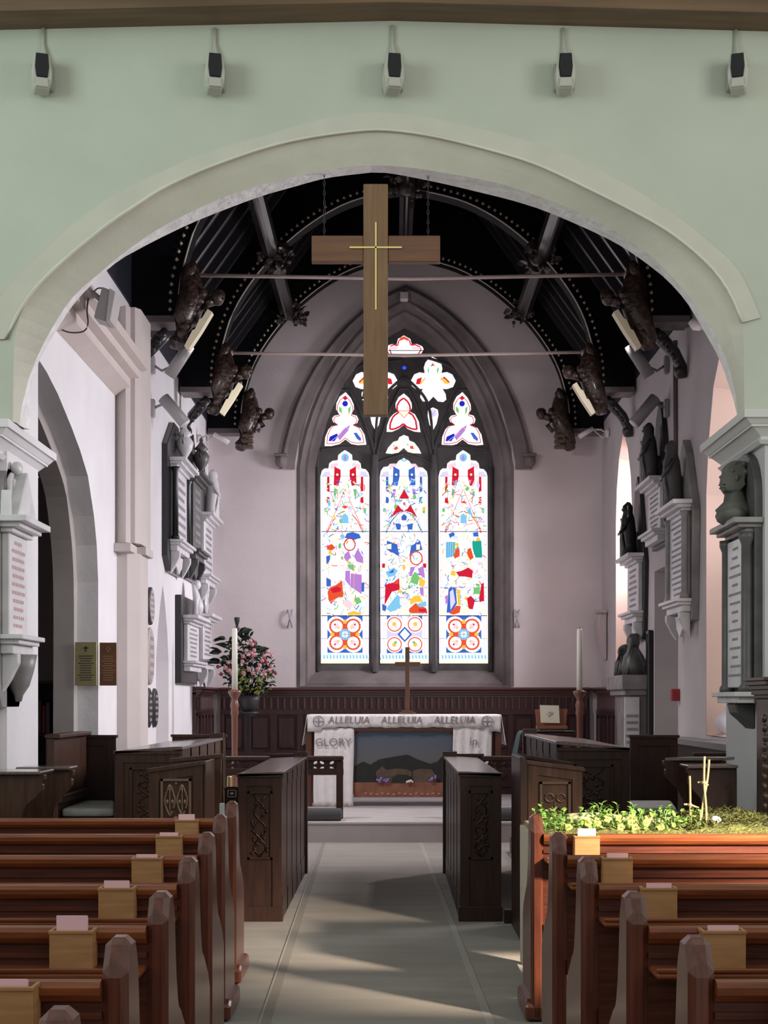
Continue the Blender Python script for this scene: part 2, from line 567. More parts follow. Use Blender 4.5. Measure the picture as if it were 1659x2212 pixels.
def capital(mb, side, ztop):
    xi = PL if side < 0 else PR
    for (z0, z1, p0, p1) in ((-.20, -.175, .03, .05), (-.175, -.155, .03, .03), (-.155, -.10, .03, .085), (-.10, -.085, .10, .10), (-.085, -.05, .105, .135), (-.05, 0.0, .15, .15)):
        r0 = [(xi - side * (p0), YA - p0 * .7), (xi - side * (p0), YB + p0), (xi + side * 1.0, YB + p0), (xi + side * 1.0, YA - p0 * .7)]
        r1 = [(xi - side * (p1), YA - p1 * .7), (xi - side * (p1), YB + p1), (xi + side * 1.0, YB + p1), (xi + side * 1.0, YA - p1 * .7)]
        b = bmesh.new()
        a = [b.verts.new((x, y, ztop + z0)) for x, y in r0]
        c = [b.verts.new((x, y, ztop + z1)) for x, y in r1]
        b.faces.new(a)
        b.faces.new(c[::-1])
        for i in range(4):
            b.faces.new((a[i], a[(i + 1) % 4], c[(i + 1) % 4], c[i]))
        mb.put(b)


m = MB(); capital(m, -1, ZCL); struct(m, 'trim_3', M_WHITE)
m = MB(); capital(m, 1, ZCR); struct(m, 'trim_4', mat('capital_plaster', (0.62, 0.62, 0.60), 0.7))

# tie beam across the nave wall head
m = MB()
zb = lambda px, y: H + (CY - y) * YA / F
zl, zm, zr = zb(0, 65), zb(848, 45), zb(1659, 68)
m.prism([(-6, zl - .2), (-2.45, zl), (0.01, zm), (2.33, zr), (6, zr - .2), (6, zr + .6), (-6, zl + .6)], 'y', 9.24, YA)
m.prism([(-6, zl + .1), (0.01, zm + .1), (6, zr + .1), (6, zr + .9), (-6, zl + .9)], 'y', 9.12, 9.24)
o = m.build('tie_beam', M_BEAM)
tag(o, 'brown cambered timber tie beam running along the very top of the nave wall', 'beam')

# left (north) chancel wall ---------------------------------------------
m = MB()
arch = [(10.62, 0.0), (12.80, 0.0), (12.80, 2.45), (12.74, 2.75), (12.62, 2.98), (12.37, 3.27), (12.05, 3.43), (11.74, 3.55), (11.25, 3.71), (10.9, 3.79), (10.62, 3.83)]
niche = [(15.95, 0.0), (16.85, 0.0), (16.85, 1.9), (16.75, 2.2), (16.6, 2.48), (16.42, 2.70), (16.24, 2.48), (16.07, 2.2), (15.95, 1.9)]
outline = [(9.92, 0.0)] + arch + [(15.95, 0.0)] + niche[::-1][1:] if False else None
base = [(9.9, 0)] + [arch[0]] + arch[::-1][:-1] + [arch[1]] if False else None
# wall outline walks along the floor and round both openings
ol = [(9.76, 0.0), (10.62, 0.0)] + arch[::-1][0:-2] + [(12.80, 0.0), (15.95, 0.0), (15.95, 1.9)] + [(16.07, 2.2), (16.24, 2.48), (16.42, 2.70), (16.6, 2.48), (16.75, 2.2), (16.85, 1.9), (16.85, 0.0)] + [(21.0, 0.0), (21.0, 5.15), (9.76, 5.15)]
m.plate(ol, [], .35, lambda u, v, w: (XL - .175 + w, u, v))
m.box(XL - .5, XL - .22, 15.8, 17.0, 0, 2.9)
struct(m, 'wall_left', M_WHITE)
# moulded inner order of the aisle arch
m = MB()
ac = spline([(12.80, 0.0), (12.80, 1.2), (12.80, 2.45), (12.62, 2.98), (12.37, 3.27), (11.74, 3.55), (11.25, 3.71), (10.62, 3.83)], 40)
r = []
for (dx, dr) in ((-.17, 0.0), (-.19, -.07), (-.36, -.07), (-.36, .02)):
    rr = []
    for i, p in enumerate(ac):
        a = ac[max(0, i - 1)]
        b = ac[min(len(ac) - 1, i + 1)]
        tx, tz = b[0] - a[0], b[1] - a[1]
        l = math.hypot(tx, tz)
        rr.append((XL + dx, p[0] + tz / l * dr * 1.0 * (1 if True else 1) * 1.0 if False else p[0] - tz / l * (-dr), p[1] + tx / l * (-dr)))
    r.append(rr)
m.loft(r)
struct(m, 'trim_5', mat('aisle_arch_plaster', (0.40, 0.36, 0.35), 0.85, var=0.1, vscale=3))
# plastered ledge beam and pilaster
m = MB()
m.prism([(XL + .002, 4.70), (XL + .17, 4.62), (XL + .26, 4.50), (XL + .26, 4.42), (XL + .20, 4.40), (XL + .20, 4.33), (XL + .13, 4.31), (XL + .13, 4.24), (XL + .002, 4.16)], 'y', 9.93, 13.75)
struct(m, 'trim_6', mat('ledge_plaster', (0.60, 0.52, 0.49), 0.8, var=0.05, vscale=3))
m = MB()
m.prism([(XL + .002, 13.62), (XL + .10, 13.55), (XL + .13, 13.62), (XL + .17, 13.62), (XL + .21, 13.70), (XL + .21, 14.25), (XL + .002, 14.25)], 'z', 2.86, 4.95)
m.prism([(XL + .002, 13.52), (XL + .15, 13.50), (XL + .15, 13.85), (XL + .23, 13.85), (XL + .23, 14.27), (XL + .002, 14.27)], 'z', 2.78, 2.85)
m.prism([(XL + .002, 13.68), (XL + .09, 13.68), (XL + .19, 13.80), (XL + .19, 14.22), (XL + .002, 14.22)], 'z', 0.0, 2.78)
struct(m, 'trim_7', mat('pilaster_plaster', (0.60, 0.53, 0.51), 0.8, var=0.05, vscale=3))
# side aisle beyond the arch
m = MB()
m.box(-5.2, -5.0, 9.92, 15.4, 0, 4.4)
m.box(-5.0, XL - .35, 15.2, 15.4, 0, 4.4)
m.box(-5.2, XL - .35, 9.92, 15.4, 4.4, 4.5)
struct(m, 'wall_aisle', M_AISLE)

# right (south) chancel wall ---------------------------------------------
FW = [(17.94, 1.55), (19.23, 1.55), (19.23, 3.7), (19.15, 4.1), (18.95, 4.45), (18.6, 4.74), (18.25, 4.45), (18.02, 4.1), (17.94, 3.7)]
NW = [(11.0, 1.15), (13.72, 1.15), (13.72, 3.3), (13.62, 3.75), (13.4, 4.2), (13.0, 4.55), (12.36, 4.75), (11.7, 4.55), (11.3, 4.2), (11.0, 3.3)]
DR = [(15.05, 2.84), (16.4, 2.84)]
ol = [(9.76, 0), (15.05, 0), (15.05, 2.84), (16.4, 2.84), (16.4, 0), (21.0, 0), (21.0, 5.15), (9.76, 5.15)]
m = MB()
m.plate(ol, [FW, NW], .6, lambda u, v, w: (XR + .3 + w, u, v))
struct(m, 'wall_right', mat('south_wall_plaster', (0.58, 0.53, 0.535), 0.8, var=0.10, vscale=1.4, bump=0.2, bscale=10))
m = MB()
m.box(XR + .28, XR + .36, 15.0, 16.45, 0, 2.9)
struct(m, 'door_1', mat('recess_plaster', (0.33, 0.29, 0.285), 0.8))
# window reveals (cream plaster with the warm light put into its colour) and glass
M_REV = mat('warm_lit_reveal_plaster', (0.72, 0.52, 0.45), 0.8)
for i, (poly, cxp, czp) in enumerate(((FW, 18.58, 2.9), (NW, 12.36, 2.8))):
    m = MB()
    big = [(p[0] * 1.0, p[1]) for p in poly]
    sm = [(cxp + (p[0] - cxp) * .86, czp + (p[1] - czp) * .90) for p in poly]
    m.loft([[(XR + .002, p[0] - (p[0] - cxp) * .004, p[1] - (p[1] - czp) * .004) for p in big], [(XR + .59, p[0], p[1]) for p in sm]], closed=True)
    o = struct(m, 'window_%d' % (i + 2), M_REV)
    m = MB()
    sm2 = [(cxp + (p[0] - cxp) * .90, czp + (p[1] - czp) * .93) for p in poly]
    m.plate(sm2, [], .01, lambda u, v, w: (XR + .597 + w, u, v))
    g = m.build('window_glass', glow('south_window_daylight', (1.0, 0.93, 0.93), SOUTH_GLASS), o)

# roof ------------------------------------------------------------------
ZP, ZRG = 5.08, 9.3
m = MB()
m.prism([(XL - .4, ZP + .07), (XL - .4, 5.75), (XC, ZRG + .2), (XR + .4, 5.75), (XR + .4, ZP + .07), (XR - .02, ZP + .07), (XR - .02, 5.65), (XC, ZRG), (XL + .02, 5.65), (XL + .02, ZP + .07)], 'y', 9.76, 21.1)
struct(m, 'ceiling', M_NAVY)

ARC = [(-2.17, 5.02), (-2.16, 5.30), (-2.12, 5.52), (-2.02, 5.85), (-1.86, 6.15), (-1.60, 6.49), (-1.30, 6.78), (-.95, 7.03), (-.55, 7.21), (0, 7.31)]
full = ARC + [(-x, z) for x, z in ARC[::-1][1:]]
fullS = spline(full, 61)


def fleuron(mb, x, y, z, r):
    mb.ball((x, y, z), (r, r * .7, r * .55), 6)
    mb.ball((x, y - r * .3, z), (r * .5, r * .6, r), 6)


def truss(y0, y1, label, group='arch-braced roof trusses'):
    t = thing('roof_truss', label, 'roof truss', (XC, y0, 5.02), group)
    m = MB()
    outl = [(-2.60, 5.02)] + [(x, z) for x, z in fullS] + [(2.60, 5.02), (2.60, 5.62), (0, 9.26), (-2.60, 5.62)]
    m.plate(outl, [], y1 - y0, lambda u, v, w: (XC + u, (y0 + y1) / 2 + w, v))
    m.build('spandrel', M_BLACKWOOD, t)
    # light bead running along the arch edge
    m = MB()
    for i, (a, b) in enumerate(((-1, 1),)):
        m.tube([(XC + x * 1.0, y0 - .012, z + .0) for x, z in fullS[2:-2]], .009, 6)
    m.build('arch_bead', M_BRIGHTM, t)
    pts = resample([(x * 1.035, z + .05 * (z - 5) / 2.3 + .012) for x, z in fullS], 92)
    fl = None
    for i, (x, z) in enumerate(pts[1:-1]):
        if fl is None:
            m = MB()
            m.ball((0, 0, 0), (.021, .015, .012), 6)
            m.ball((0, -.007, 0), (.01, .013, .021), 6)
            fl = m.build('fleuron', mat('fleuron_gilt', (0.62, 0.50, 0.38), 0.4), None)
            fl.parent = t
            f = fl
        else:
            f = fl.copy()
            COL.objects.link(f)
            f.parent = t
        f.location = (x, -.012, z - 5.02)
    for s in (-1, 1):
        m = MB()
        x0, x1 = sorted((XC + s * 2.13, XC + s * 2.60))
        m.box(x0, x1, y0 - .03, y1 + .03, 5.00, 5.05)
        m.box(x0, x1, y0 - .045, y1 + .045, 4.985, 5.0)
        m.build('hammer_beam_moulding', mat('hammer_moulding', (0.16, 0.13, 0.13), 0.4), t)
    return t


T1, T2, T3 = 14.34, 17.6, 20.28
truss(T1, T1 + .24, 'nearest black arched roof truss with beaded edge above the iron tie rod')
truss(T2, T2 + .24, 'middle black arched roof truss whose leaf boss peeps above the wooden cross')
truss(T3, T3 + .2, 'farthest black arched roof truss set against the east wall')


def boss(x, y, z, r, label):
    m = MB()
    for k in range(26):
        a = random.uniform(0, 2 * PI)
        q = r * math.sqrt(random.random())
        m.leaf((x + q * math.cos(a), y - .06 - random.random() * .05, z + q * math.sin(a) * .8), r * .55, r * .4, random.uniform(0, 6), random.uniform(-1, 1), random.uniform(0, 3))
        m.ball((x + q * math.cos(a), y - .04 - random.random() * .05, z + q * math.sin(a) * .8), r * random.uniform(.1, .22), 6)
    m.ball((x, y - .02, z), (r * .6, .07, r * .5), 8)
    o = m.build('carved_boss', mat('boss_gilt_oak', (0.085, 0.062, 0.05), 0.35, var=0.6, vscale=30, coat=0.3))
    tag(o, label, 'carved boss', 'leafy bosses of the chancel roof')
    center_origin(o)


boss(XC, T2, 7.34, .21, 'carved leafy boss at the crown of the middle roof arch')
boss(XC - 1.50, T2 - .04, 6.52, .20, 'carved leafy boss on the left side of the middle roof arch')
boss(XC + 1.50, T2 - .04, 6.52, .20, 'carved leafy boss on the right side of the middle roof arch')
boss(XC - 1.50, T3 - .04, 6.55, .19, 'carved leafy boss at the left shoulder of the farthest roof arch')
boss(XC + 1.50, T3 - .04, 6.55, .19, 'carved leafy boss at the right shoulder of the farthest roof arch')

for (x, lab, zz) in ((-1.56, 'moulded roof purlin on the left slope, running back between trusses', 6.58), (1.56, 'moulded roof purlin on the right slope, running back between trusses', 6.58), (0, 'moulded ridge beam running back at the crown of the roof', 7.44)):
    m = MB()
    w = .085
    for (a, b) in ((9.95, T1), (T1 + .24, T2), (T2 + .24, T3)):
        m.prism([(XC + x - w, zz + .09), (XC + x - w, zz - .04), (XC + x - w * .45, zz - .07), (XC + x - .012, zz - .10), (XC + x + .012, zz - .10), (XC + x + w * .45, zz - .07), (XC + x + w, zz - .04), (XC + x + w, zz + .09)], 'y', a, b)
    o = m.build('roof_purlin', mat('purlin_moulding', (0.035, 0.031, 0.031), 0.3, coat=0.3))
    tag(o, lab, 'beam')
    center_origin(o)
# common rafters
k = 0
for (ya, yb) in ((T1 + .24, T2), (T2 + .24, T3), (11.2, T1)):
    nn = 7
    for i in range(nn):
        y = ya + (yb - ya) * (i + .5) / nn
        for s in (-1, 1):
            m = MB()
            p = [(XC + s * 2.54, y, 5.68), (XC + s * .12, y, 5.68 + 2.42 * 1.3965)]
            b = bmesh.new()
            d = Vector(p[-1]) - Vector(p[0])
            L = d.length
            ang = math.atan2(d.z, d.x)
            m.box(0, L, -.035, .035, -.04, .05, xf=Matrix.Translation(Vector(p[0])) @ Matrix.Rotation(-ang, 4, 'Y'))
            o = m.build('roof_rafter', M_RAFT)
            seg = ('between the middle and farthest trusses', 'between the nearest and middle trusses', 'in front of the nearest truss')
            bay = {T1 + .24: seg[1], T2 + .24: seg[0], 11.2: seg[2]}[ya]
            tag(o, 'dark sloping rafter %s, on the %s slope' % (bay, 'left' if s < 0 else 'right'), 'rafter', 'rafters %s, %s slope' % (bay, 'left' if s < 0 else 'right'))
            center_origin(o)

# iron tie rods
for (y, lab) in ((T1 + .20, 'nearer pale iron tie rod crossing behind the arms of the hanging cross'), (T2 + .20, 'farther pale iron tie rod crossing in front of the top window light')):
    m = MB()
    m.tube([(XC - 2.15, y, 5.49), (XC, y, 5.455 if y < 15 else 5.46), (XC + 2.15, y, 5.50)], .019, 8)
    for s in (-1, 1):
        m.tube([(XC + s * 2.06, y, 5.49), (XC + s * 2.02, y, 5.49)], .035, 8)
    o = m.build('tie_rod', M_ROD)
    tag(o, lab, 'tie rod')
    center_origin(o)


# carved angels under the hammer beams
def angel(x, y, s, label, gold=True, z=5.02):
    # s = -1 for the left wall (leaning to the right), +1 for the right wall
    t = thing('carved_angel', label, 'carving', (x, y, z - .45), 'carved angels at the feet of the roof trusses')
    i = -s
    m = MB()
    m.tube([(x - i * .05, y, z + .40), (x - i * .02, y - .02, z + .28), (x + i * .00, y - .05, z + .1), (x - i * .06, y - .05, z - .1), (x - i * .13, y - .03, z - .30), (x - i * .15, y, z - .36)], [.06, .10, .13, .125, .10, .05], 10)
    for k in range(7):
        m.ball((x + i * (.10 - .03 * k), y - .12, z + .12 - .06 * k), (.05, .04, .06), 7, rot=(0, i * .6, 0))
    m.ball((x - i * .17, y - .03, z - .33), (.05, .05, .04), 8)
    m.build('body', M_CARVE, t)
    m = MB()
    m.ball((x + i * .235, y - .06, z + .10), (.062, .06, .075), 10)
    m.ball((x + i * .235, y - .04, z + .13), (.07, .07, .06), 8)
    m.ball((x + i * .285, y - .08, z + .085), (.02, .015, .014), 6)
    m.tube([(x + i * .10, y - .05, z + .05), (x + i * .2, y - .05, z + .08)], .05, 8)
    m.build('head', M_CARVE, t)
    for q in (-1, 1):
        m = MB()
        for k in range(5):
            m.ball((x - i * (.02 + .015 * k), y + q * .09, z + .34 - .10 * k), (.055, .03, .11), 8, rot=(0, i * .35, 0))
        m.build('wing', M_CARVE, t)
    m = MB()
    m.tube([(x + i * .10, y - .08, z + .02), (x + i * .16, y - .12, z - .06), (x + i * .09, y - .14, z - .14)], .03, 8)
    m.build('arm', M_CARVE, t)
    m = MB()
    if gold:
        a = Vector((x + i * .155, 0, z - .03)); b = Vector((x - i * .06, 0, z - .37))
        d = (b - a).normalized(); nn = Vector((d.z, 0, -d.x)) * i
        pts = [a, a + d * .10, a + d * .12 + nn * .015, a + d * .22, a + d * .24 + nn * .015, b, b - nn * .05, a + d * .2 - nn * .055, a - nn * .05]
        m.prism([(p.x, p.z) for p in pts], 'y', y - .17, y - .05)
        m.build('shield', mat('shield_gilt', (0.95, 0.86, 0.62), 0.5, emit=(1, .9, .62), estr=0.0), t)
    else:
        for k in range(3):
            m.box(x - i * .02 - .09, x - i * .02 + .05, y - .16, y - .05, z - .22 - .07 * k, z - .17 - .07 * k, bev=.012)
        m.build('scroll', mat('scroll_oak', (0.13, 0.09, 0.07), 0.5), t)


angel(XC - 2.03, T1 - .02, -1, 'dark carved angel with lit shield under the nearest truss, left side', z=5.10)
angel(XC + 2.06, T1 - .02, 1, 'dark carved angel with lit shield under the nearest truss, right side', z=5.10)
angel(XC - 2.07, T2 - .02, -1, 'dark carved angel with lit shield under the middle truss, left side', z=5.10)
angel(XC + 2.07, T2 - .02, 1, 'dark carved angel with lit shield under the middle truss, right side', z=5.10)
angel(XC - 2.02, T3 - .05, -1, 'carved angel corbel in the left upper corner of the east wall', False, z=5.12)
angel(XC + 2.02, T3 - .05, 1, 'carved angel corbel in the right upper corner of the east wall', False, z=5.12)

# curved wall brackets below the hammer beams
for y, nm in ((T1 + .12, 'nearest'), (T2 + .12, 'middle')):
    for s, X in ((-1, XL), (1, XR)):
        m = MB()
        i = -s
        m.tube([(X + i * .33, y + .1, 4.96), (X + i * .24, y + .1, 4.88), (X + i * .13, y + .1, 4.76), (X + i * .06, y + .1, 4.62), (X + i * .045, y + .1, 4.52)], [.06, .065, .06, .055, .04], 8)
        m.ball((X + i * .075, y + .1, 4.58), (.06, .07, .07), 8)
        m.ball((X + i * .27, y + .1, 4.92), (.07, .08, .05), 8)
        for k in range(4):
            m.ball((X + i * (.10 + .05 * k), y + .03, 4.64 + .07 * k), (.025, .035, .035), 6)
        o = m.build('roof_bracket', mat('bracket_oak', (0.025, 0.022, 0.022), 0.35, coat=.3))
        tag(o, 'dark curved timber wall bracket below the %s roof truss, %s wall' % (nm, 'left' if s < 0 else 'right'), 'bracket', None)
        center_origin(o)

# ---------------------------------------------------------------- east wall and window
O = [(643, 1483), (643, 1010), (646, 950), (660, 890), (685, 830), (720, 780), (765, 730), (815, 688), (873, 650), (931, 688), (980, 730), (1027, 780), (1064, 830), (1090, 890), (1104, 950), (1108, 1010), (1108, 1483)]
opening = [XZ(x, y, YE) for x, y in O]
m = MB()
m.plate([(XL - .4, 0), (XR + .4, 0), (XR + .4, 5.7), (XC, 9.45), (XL - .4, 5.7)], [opening], .6, lambda u, v, w: (u, YE + .3 + w, v))
struct(m, 'wall_east', M_CHAN)


def ring(P, d, n=60):
    q = [XZ(x, y, d) for x, y in P]
    k = (len(q) - 3) // 2
    return [(x, d, z) for x, z in resample(q, n)]


def archpts(x0, x1, yb, ys, ya, b=0.0):
    """pointed arch in pixels: base, springing, apex"""
    xm = (x0 + x1) / 2
    out = [(x0, yb), (x0, ys)]
    for k in range(1, 12):
        t = k / 12
        out.append((xm - (xm - x0) * (math.cos(t * PI / 2) * .72 + (1 - t) * .28), ys + (ya - ys) * (math.sin(t * PI / 2) * .60 + t * .40)))
    out.append((xm, ya))
    for k in range(11, 0, -1):
        t = k / 12
        out.append((xm + (x1 - xm) * (math.cos(t * PI / 2) * .72 + (1 - t) * .28), ys + (ya - ys) * (math.sin(t * PI / 2) * .60 + t * .40)))
    out += [(x1, ys), (x1, yb)]
    return out


def ringA(x0, x1, yb, ys, ya, d):
    return [(p[0], d, p[1]) for p in (XZ(x, y, d) for x, y in archpts(x0, x1, yb, ys, ya))]


r = [ringA(641, 1110, 1483, 1010, 640, YE - .005), ringA(648, 1103, 1483, 1010, 650, YE - .02), ringA(655, 1096, 1482, 1010, 662, YE + .04), ringA(660, 1090, 1480, 1010, 668, YE + .10),
     ringA(664, 1086, 1476, 1010, 674, YE + .10), ringA(672, 1078, 1460, 1010, 690, YE + .26), ringA(680, 1070, 1455, 1010, 702, YE + .30), ringA(684, 1063, 1447, 1010, 712, YE + .40)]
m = MB()
m.loft(r, closed=True)
w1o = struct(m, 'window_1', M_STONE)
# hood mould
m = MB()
ha = [XZ(x, y, YE) for x, y in archpts(604, 1148, 1015, 1000, 618)]
hb = [XZ(x, y, YE) for x, y in archpts(618, 1134, 1015, 1000, 636)]
ha2 = [(p[0], YE - .10, p[1]) for p in ha]
m.loft([[(p[0], YE + .01, p[1]) for p in ha], [(p[0], YE - .07, p[1]) for p in ha], [(p[0] * .5 + q[0] * .5, YE - .10, p[1] * .5 + q[1] * .5) for p, q in zip(ha, hb)], [(q[0], YE - .05, q[1]) for q in hb],
        [(XZ(x, y, YE)[0], YE - .02, XZ(x, y, YE)[1]) for x, y in archpts(637, 1113, 1015, 1000, 645)]])
m.build('hood_mould', M_STONE, w1o)
for px in (608, 1143):
    m = MB()
    x, z = XZ(px, 998, YE)
    m.ball((x, YE - .07, z), (.085, .08, .09), 10)
    m.ball((x, YE - .13, z + .01), (.035, .03, .05), 8)
    m.box(x - .09, x + .09, YE - .13, YE + .01, z + .06, z + .10, bev=.01)
    m.build('label_stop', M_STONE, w1o)

YG = 20.88


def c3(x, y):
    return XZ(640 + x / 3.53, 700 + y / 3.53, YG)


def c4(x, y):
    return XZ(640 + x / 3.53, 1120 + y / 3.53, YG)


L1 = [(183, 1160), (195, 1115), (215, 1098), (245, 1098), (250, 1060), (275, 1040), (315, 1035), (320, 995), (345, 975), (370, 958), (400, 975), (425, 995), (428, 1035), (470, 1040), (490, 1060), (495, 1098), (530, 1105), (550, 1130), (557, 1160)]
LC = [(637, 1160), (645, 1115), (665, 1088), (700, 1082), (712, 1064), (740, 1060), (765, 1062), (780, 1040), (820, 1018), (860, 1040), (875, 1062), (910, 1062), (930, 1088), (965, 1092), (995, 1120), (1003, 1160)]
QT = [(697, 180), (702, 158), (730, 148), (765, 155), (775, 110), (820, 82), (870, 110), (880, 150), (920, 148), (960, 165), (973, 190), (960, 212), (945, 235), (900, 235), (870, 250), (825, 255), (780, 250), (755, 238), (710, 232), (698, 205)]
CQ = [(1040, 245), (1075, 265), (1108, 305), (1115, 340), (1108, 368), (1150, 362), (1190, 380), (1217, 430), (1195, 480), (1150, 497), (1120, 495), (1140, 530), (1145, 575), (1120, 595), (1080, 590), (1045, 555), (1010, 590), (965, 590), (945, 560), (950, 520), (963, 495), (910, 495), (880, 470), (873, 430), (900, 380), (940, 364), (978, 370), (972, 330), (985, 290), (1010, 260)]
TA = [(375, 515), (415, 560), (438, 610), (440, 650), (425, 685), (460, 695), (475, 725), (465, 755), (440, 768), (490, 790), (520, 840), (535, 920), (480, 925), (420, 915), (375, 880), (330, 915), (270, 930), (215, 930), (220, 860), (245, 800), (270, 775), (310, 768), (280, 745), (272, 715), (290, 695), (325, 688), (303, 650), (305, 600), (330, 550)]
TC = [(820, 525), (860, 560), (880, 600), (882, 640), (868, 665), (905, 685), (935, 740), (948, 825), (900, 820), (850, 800), (818, 770), (780, 800), (730, 822), (688, 822), (692, 770), (715, 710), (745, 680), (772, 665), (758, 640), (757, 600), (780, 555)]
TL = [(820, 842), (855, 855), (862, 885), (900, 900), (935, 945), (955, 988), (890, 985), (850, 975), (820, 945), (780, 980), (730, 990), (680, 985), (700, 940), (740, 895), (775, 885), (785, 860)]
DG = [(1043, 632), (1080, 650), (1085, 690), (1070, 760), (1042, 812), (1015, 765), (1002, 700), (1005, 650)]
DOT = [(824 + 20 * math.cos(a * PI / 6), 330 + 20 * math.sin(a * PI / 6)) for a in range(12)]
mir = lambda P: [(1646 - x, y) for x, y in P][::-1]
sh = lambda P, d: [(x + d, y) for x, y in P]
B3 = (1433 - 700) * 3.53
holes3 = {
    'left_lancet': [(187, B3)] + L1 + [(553, B3)],
    'centre_lancet': [(642, B3)] + LC + [(1010, B3)],
    'right_lancet': [(1090, B3)] + sh(L1, 902) + [(1463, B3)],
    'top': QT, 'cinq_r': CQ, 'cinq_l': mir(CQ), 'tre_l': TA, 'tre_r': sh(TA, 893), 'tre_c': TC, 'low': TL, 'dag_r': DG, 'dag_l': mir(DG), 'dot': DOT,
    'dag_small': [(510, 505), (528, 520), (530, 560), (512, 570), (498, 545), (498, 520)],
}
outer = [XZ(x, y, YG) for x, y in archpts(681, 1066, 1450, 1010, 705)]
m = MB()
m.plate(outer, [[c3(*p) for p in P] for P in holes3.values()], .10, lambda u, v, w: (u, YG + .05 + w, v))
# roll mouldings: mullions and tracery ribs
for px in (810, 937):
    x, z0 = XZ(px, 1452, YG)
    z1 = XZ(px, 985, YG)[1]
    m.prism([(x - .055, YG), (x - .02, YG - .11), (x + .02, YG - .11), (x + .055, YG)], 'z', z0, z1)
for px in (686, 1060):
    x, z0 = XZ(px, 1450, YG)
    m.tube([(x, YG - .03, z0), (x, YG - .03, XZ(px, 1010, YG)[1])], .03, 8)


def rib(pts, r=.022):
    m.tube([(c3(*p)[0], YG - .01, c3(*p)[1]) for p in spline(pts, 18)], r, 6)


rib([(600, 1150), (590, 960), (540, 800), (460, 600), (372, 480), (250, 640), (180, 850), (160, 1150)])
rib([(1046, 1150), (1056, 960), (1106, 800), (1186, 600), (1274, 480), (1396, 640), (1466, 850), (1486, 1150)])
rib([(600, 1150), (640, 900), (823, 470), (1006, 900), (1046, 1150)])
rib([(823, 990), (620, 1060), (600, 1150)], .018)
rib([(823, 990), (1020, 1060), (1046, 1150)], .018)
rib([(823, 280), (700, 290), (470, 330), (372, 470)], .02)
rib([(823, 280), (950, 250), (1180, 330), (1274, 470)], .02)
rib([(823, 400), (640, 600), (600, 960)], .02)
rib([(823, 400), (1000, 600), (1046, 960)], .02)
rib([(560, 930), (372, 940), (180, 960)], .018)
rib([(1090, 930), (1274, 940), (1466, 960)], .018)
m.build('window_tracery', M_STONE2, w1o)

# stained glass ------------------------------------------------------------
GL = {
    'w': glow('glass_white', (1.0, 0.975, 1.0), EAST_GLASS), 'y': glow('glass_pale_yellow', (1.0, 0.93, 0.66), 1.25), 'p': glow('glass_pale_pink', (1.0, 0.70, 0.80), 1.05),
    'r': glow('glass_ruby', (0.78, 0.02, 0.05), 0.9), 'o': glow('glass_scarlet', (0.86, 0.10, 0.035), 1.0), 'b': glow('glass_blue', (0.06, 0.17, 0.68), 0.9),
    'c': glow('glass_sky_blue', (0.25, 0.62, 0.92), 1.0), 'g': glow('glass_green', (0.22, 0.62, 0.22), 0.95), 't': glow('glass_teal', (0.02, 0.45, 0.34), 0.9),
    'v': glow('glass_violet', (0.55, 0.26, 0.75), 0.95), 'l': glow('glass_lilac', (0.74, 0.66, 1.0), 1.1), 'a': glow('glass_amber', (1.0, 0.62, 0.08), 1.0),
    'n': glow('glass_deep_blue', (0.02, 0.03, 0.62), 0.9), 'k': M_DARKM, 'f': glow('glass_pale_blue', (0.72, 0.86, 1.0), 1.25),
}
GKEY = list(GL)


class Glass:
    def __init__(self, key):
        self.m = MB()
        P = holes3[key]
        cx = sum(p[0] for p in P) / len(P)
        cy = sum(p[1] for p in P) / len(P)
        big = [(cx + (x - cx) * 1.03, cy + (y - cy) * 1.02) for x, y in P]
        self.m.mi = GKEY.index('w')
        self.m.plate([c3(*p) for p in big], [], .006, lambda u, v, w: (u, YG + .045 + w, v))
        self.k = 0

    def poly(self, key, pts, conv=c3):
        self.k += 1
        y = YG + .040 - .0001 * self.k
        self.m.mi = GKEY.index(key)
        b = bmesh.new()
        vs = [b.verts.new((conv(*p)[0], y, conv(*p)[1])) for p in pts]
        f = b.faces.new(vs)
        bmesh.ops.triangulate(b, faces=[f])
        self.m.put(b, recalc=False)
        return self

    def line(self, pts, w=3.0, conv=c3, key='k'):
        for a, b in zip(pts, pts[1:]):
            dx, dy = b[0] - a[0], b[1] - a[1]
            l = math.hypot(dx, dy) or 1
            nx, ny = -dy / l * w / 2, dx / l * w / 2
            self.poly(key, [(a[0] + nx, a[1] + ny), (b[0] + nx, b[1] + ny), (b[0] - nx, b[1] - ny), (a[0] - nx, a[1] - ny)], conv)
        return self

    def disc(self, key, c, r, conv=c3, ry=None, n=12):
        ry = ry or r
        return self.poly(key, [(c[0] + r * math.cos(2 * PI * i / n), c[1] + ry * math.sin(2 * PI * i / n)) for i in range(n)], conv)

    def ringp(self, key, c, r, w, conv=c3, ry=None, n=16):
        ry = ry or r
        return self.line([(c[0] + r * math.cos(2 * PI * i / n), c[1] + ry * math.sin(2 * PI * i / n)) for i in range(n + 1)], w, conv, key)

    def border(self, key, P, w=9, inset=.90):
        cx = sum(p[0] for p in P) / len(P)
        cy = sum(p[1] for p in P) / len(P)
        Q = [(cx + (x - cx) * inset, cy + (y - cy) * inset) for x, y in P]
        return self.line(Q + [Q[0]], w, c3, key)

    def done(self):
        return self.m.build('stained_glass', [GL[k] for k in GKEY], w1o)


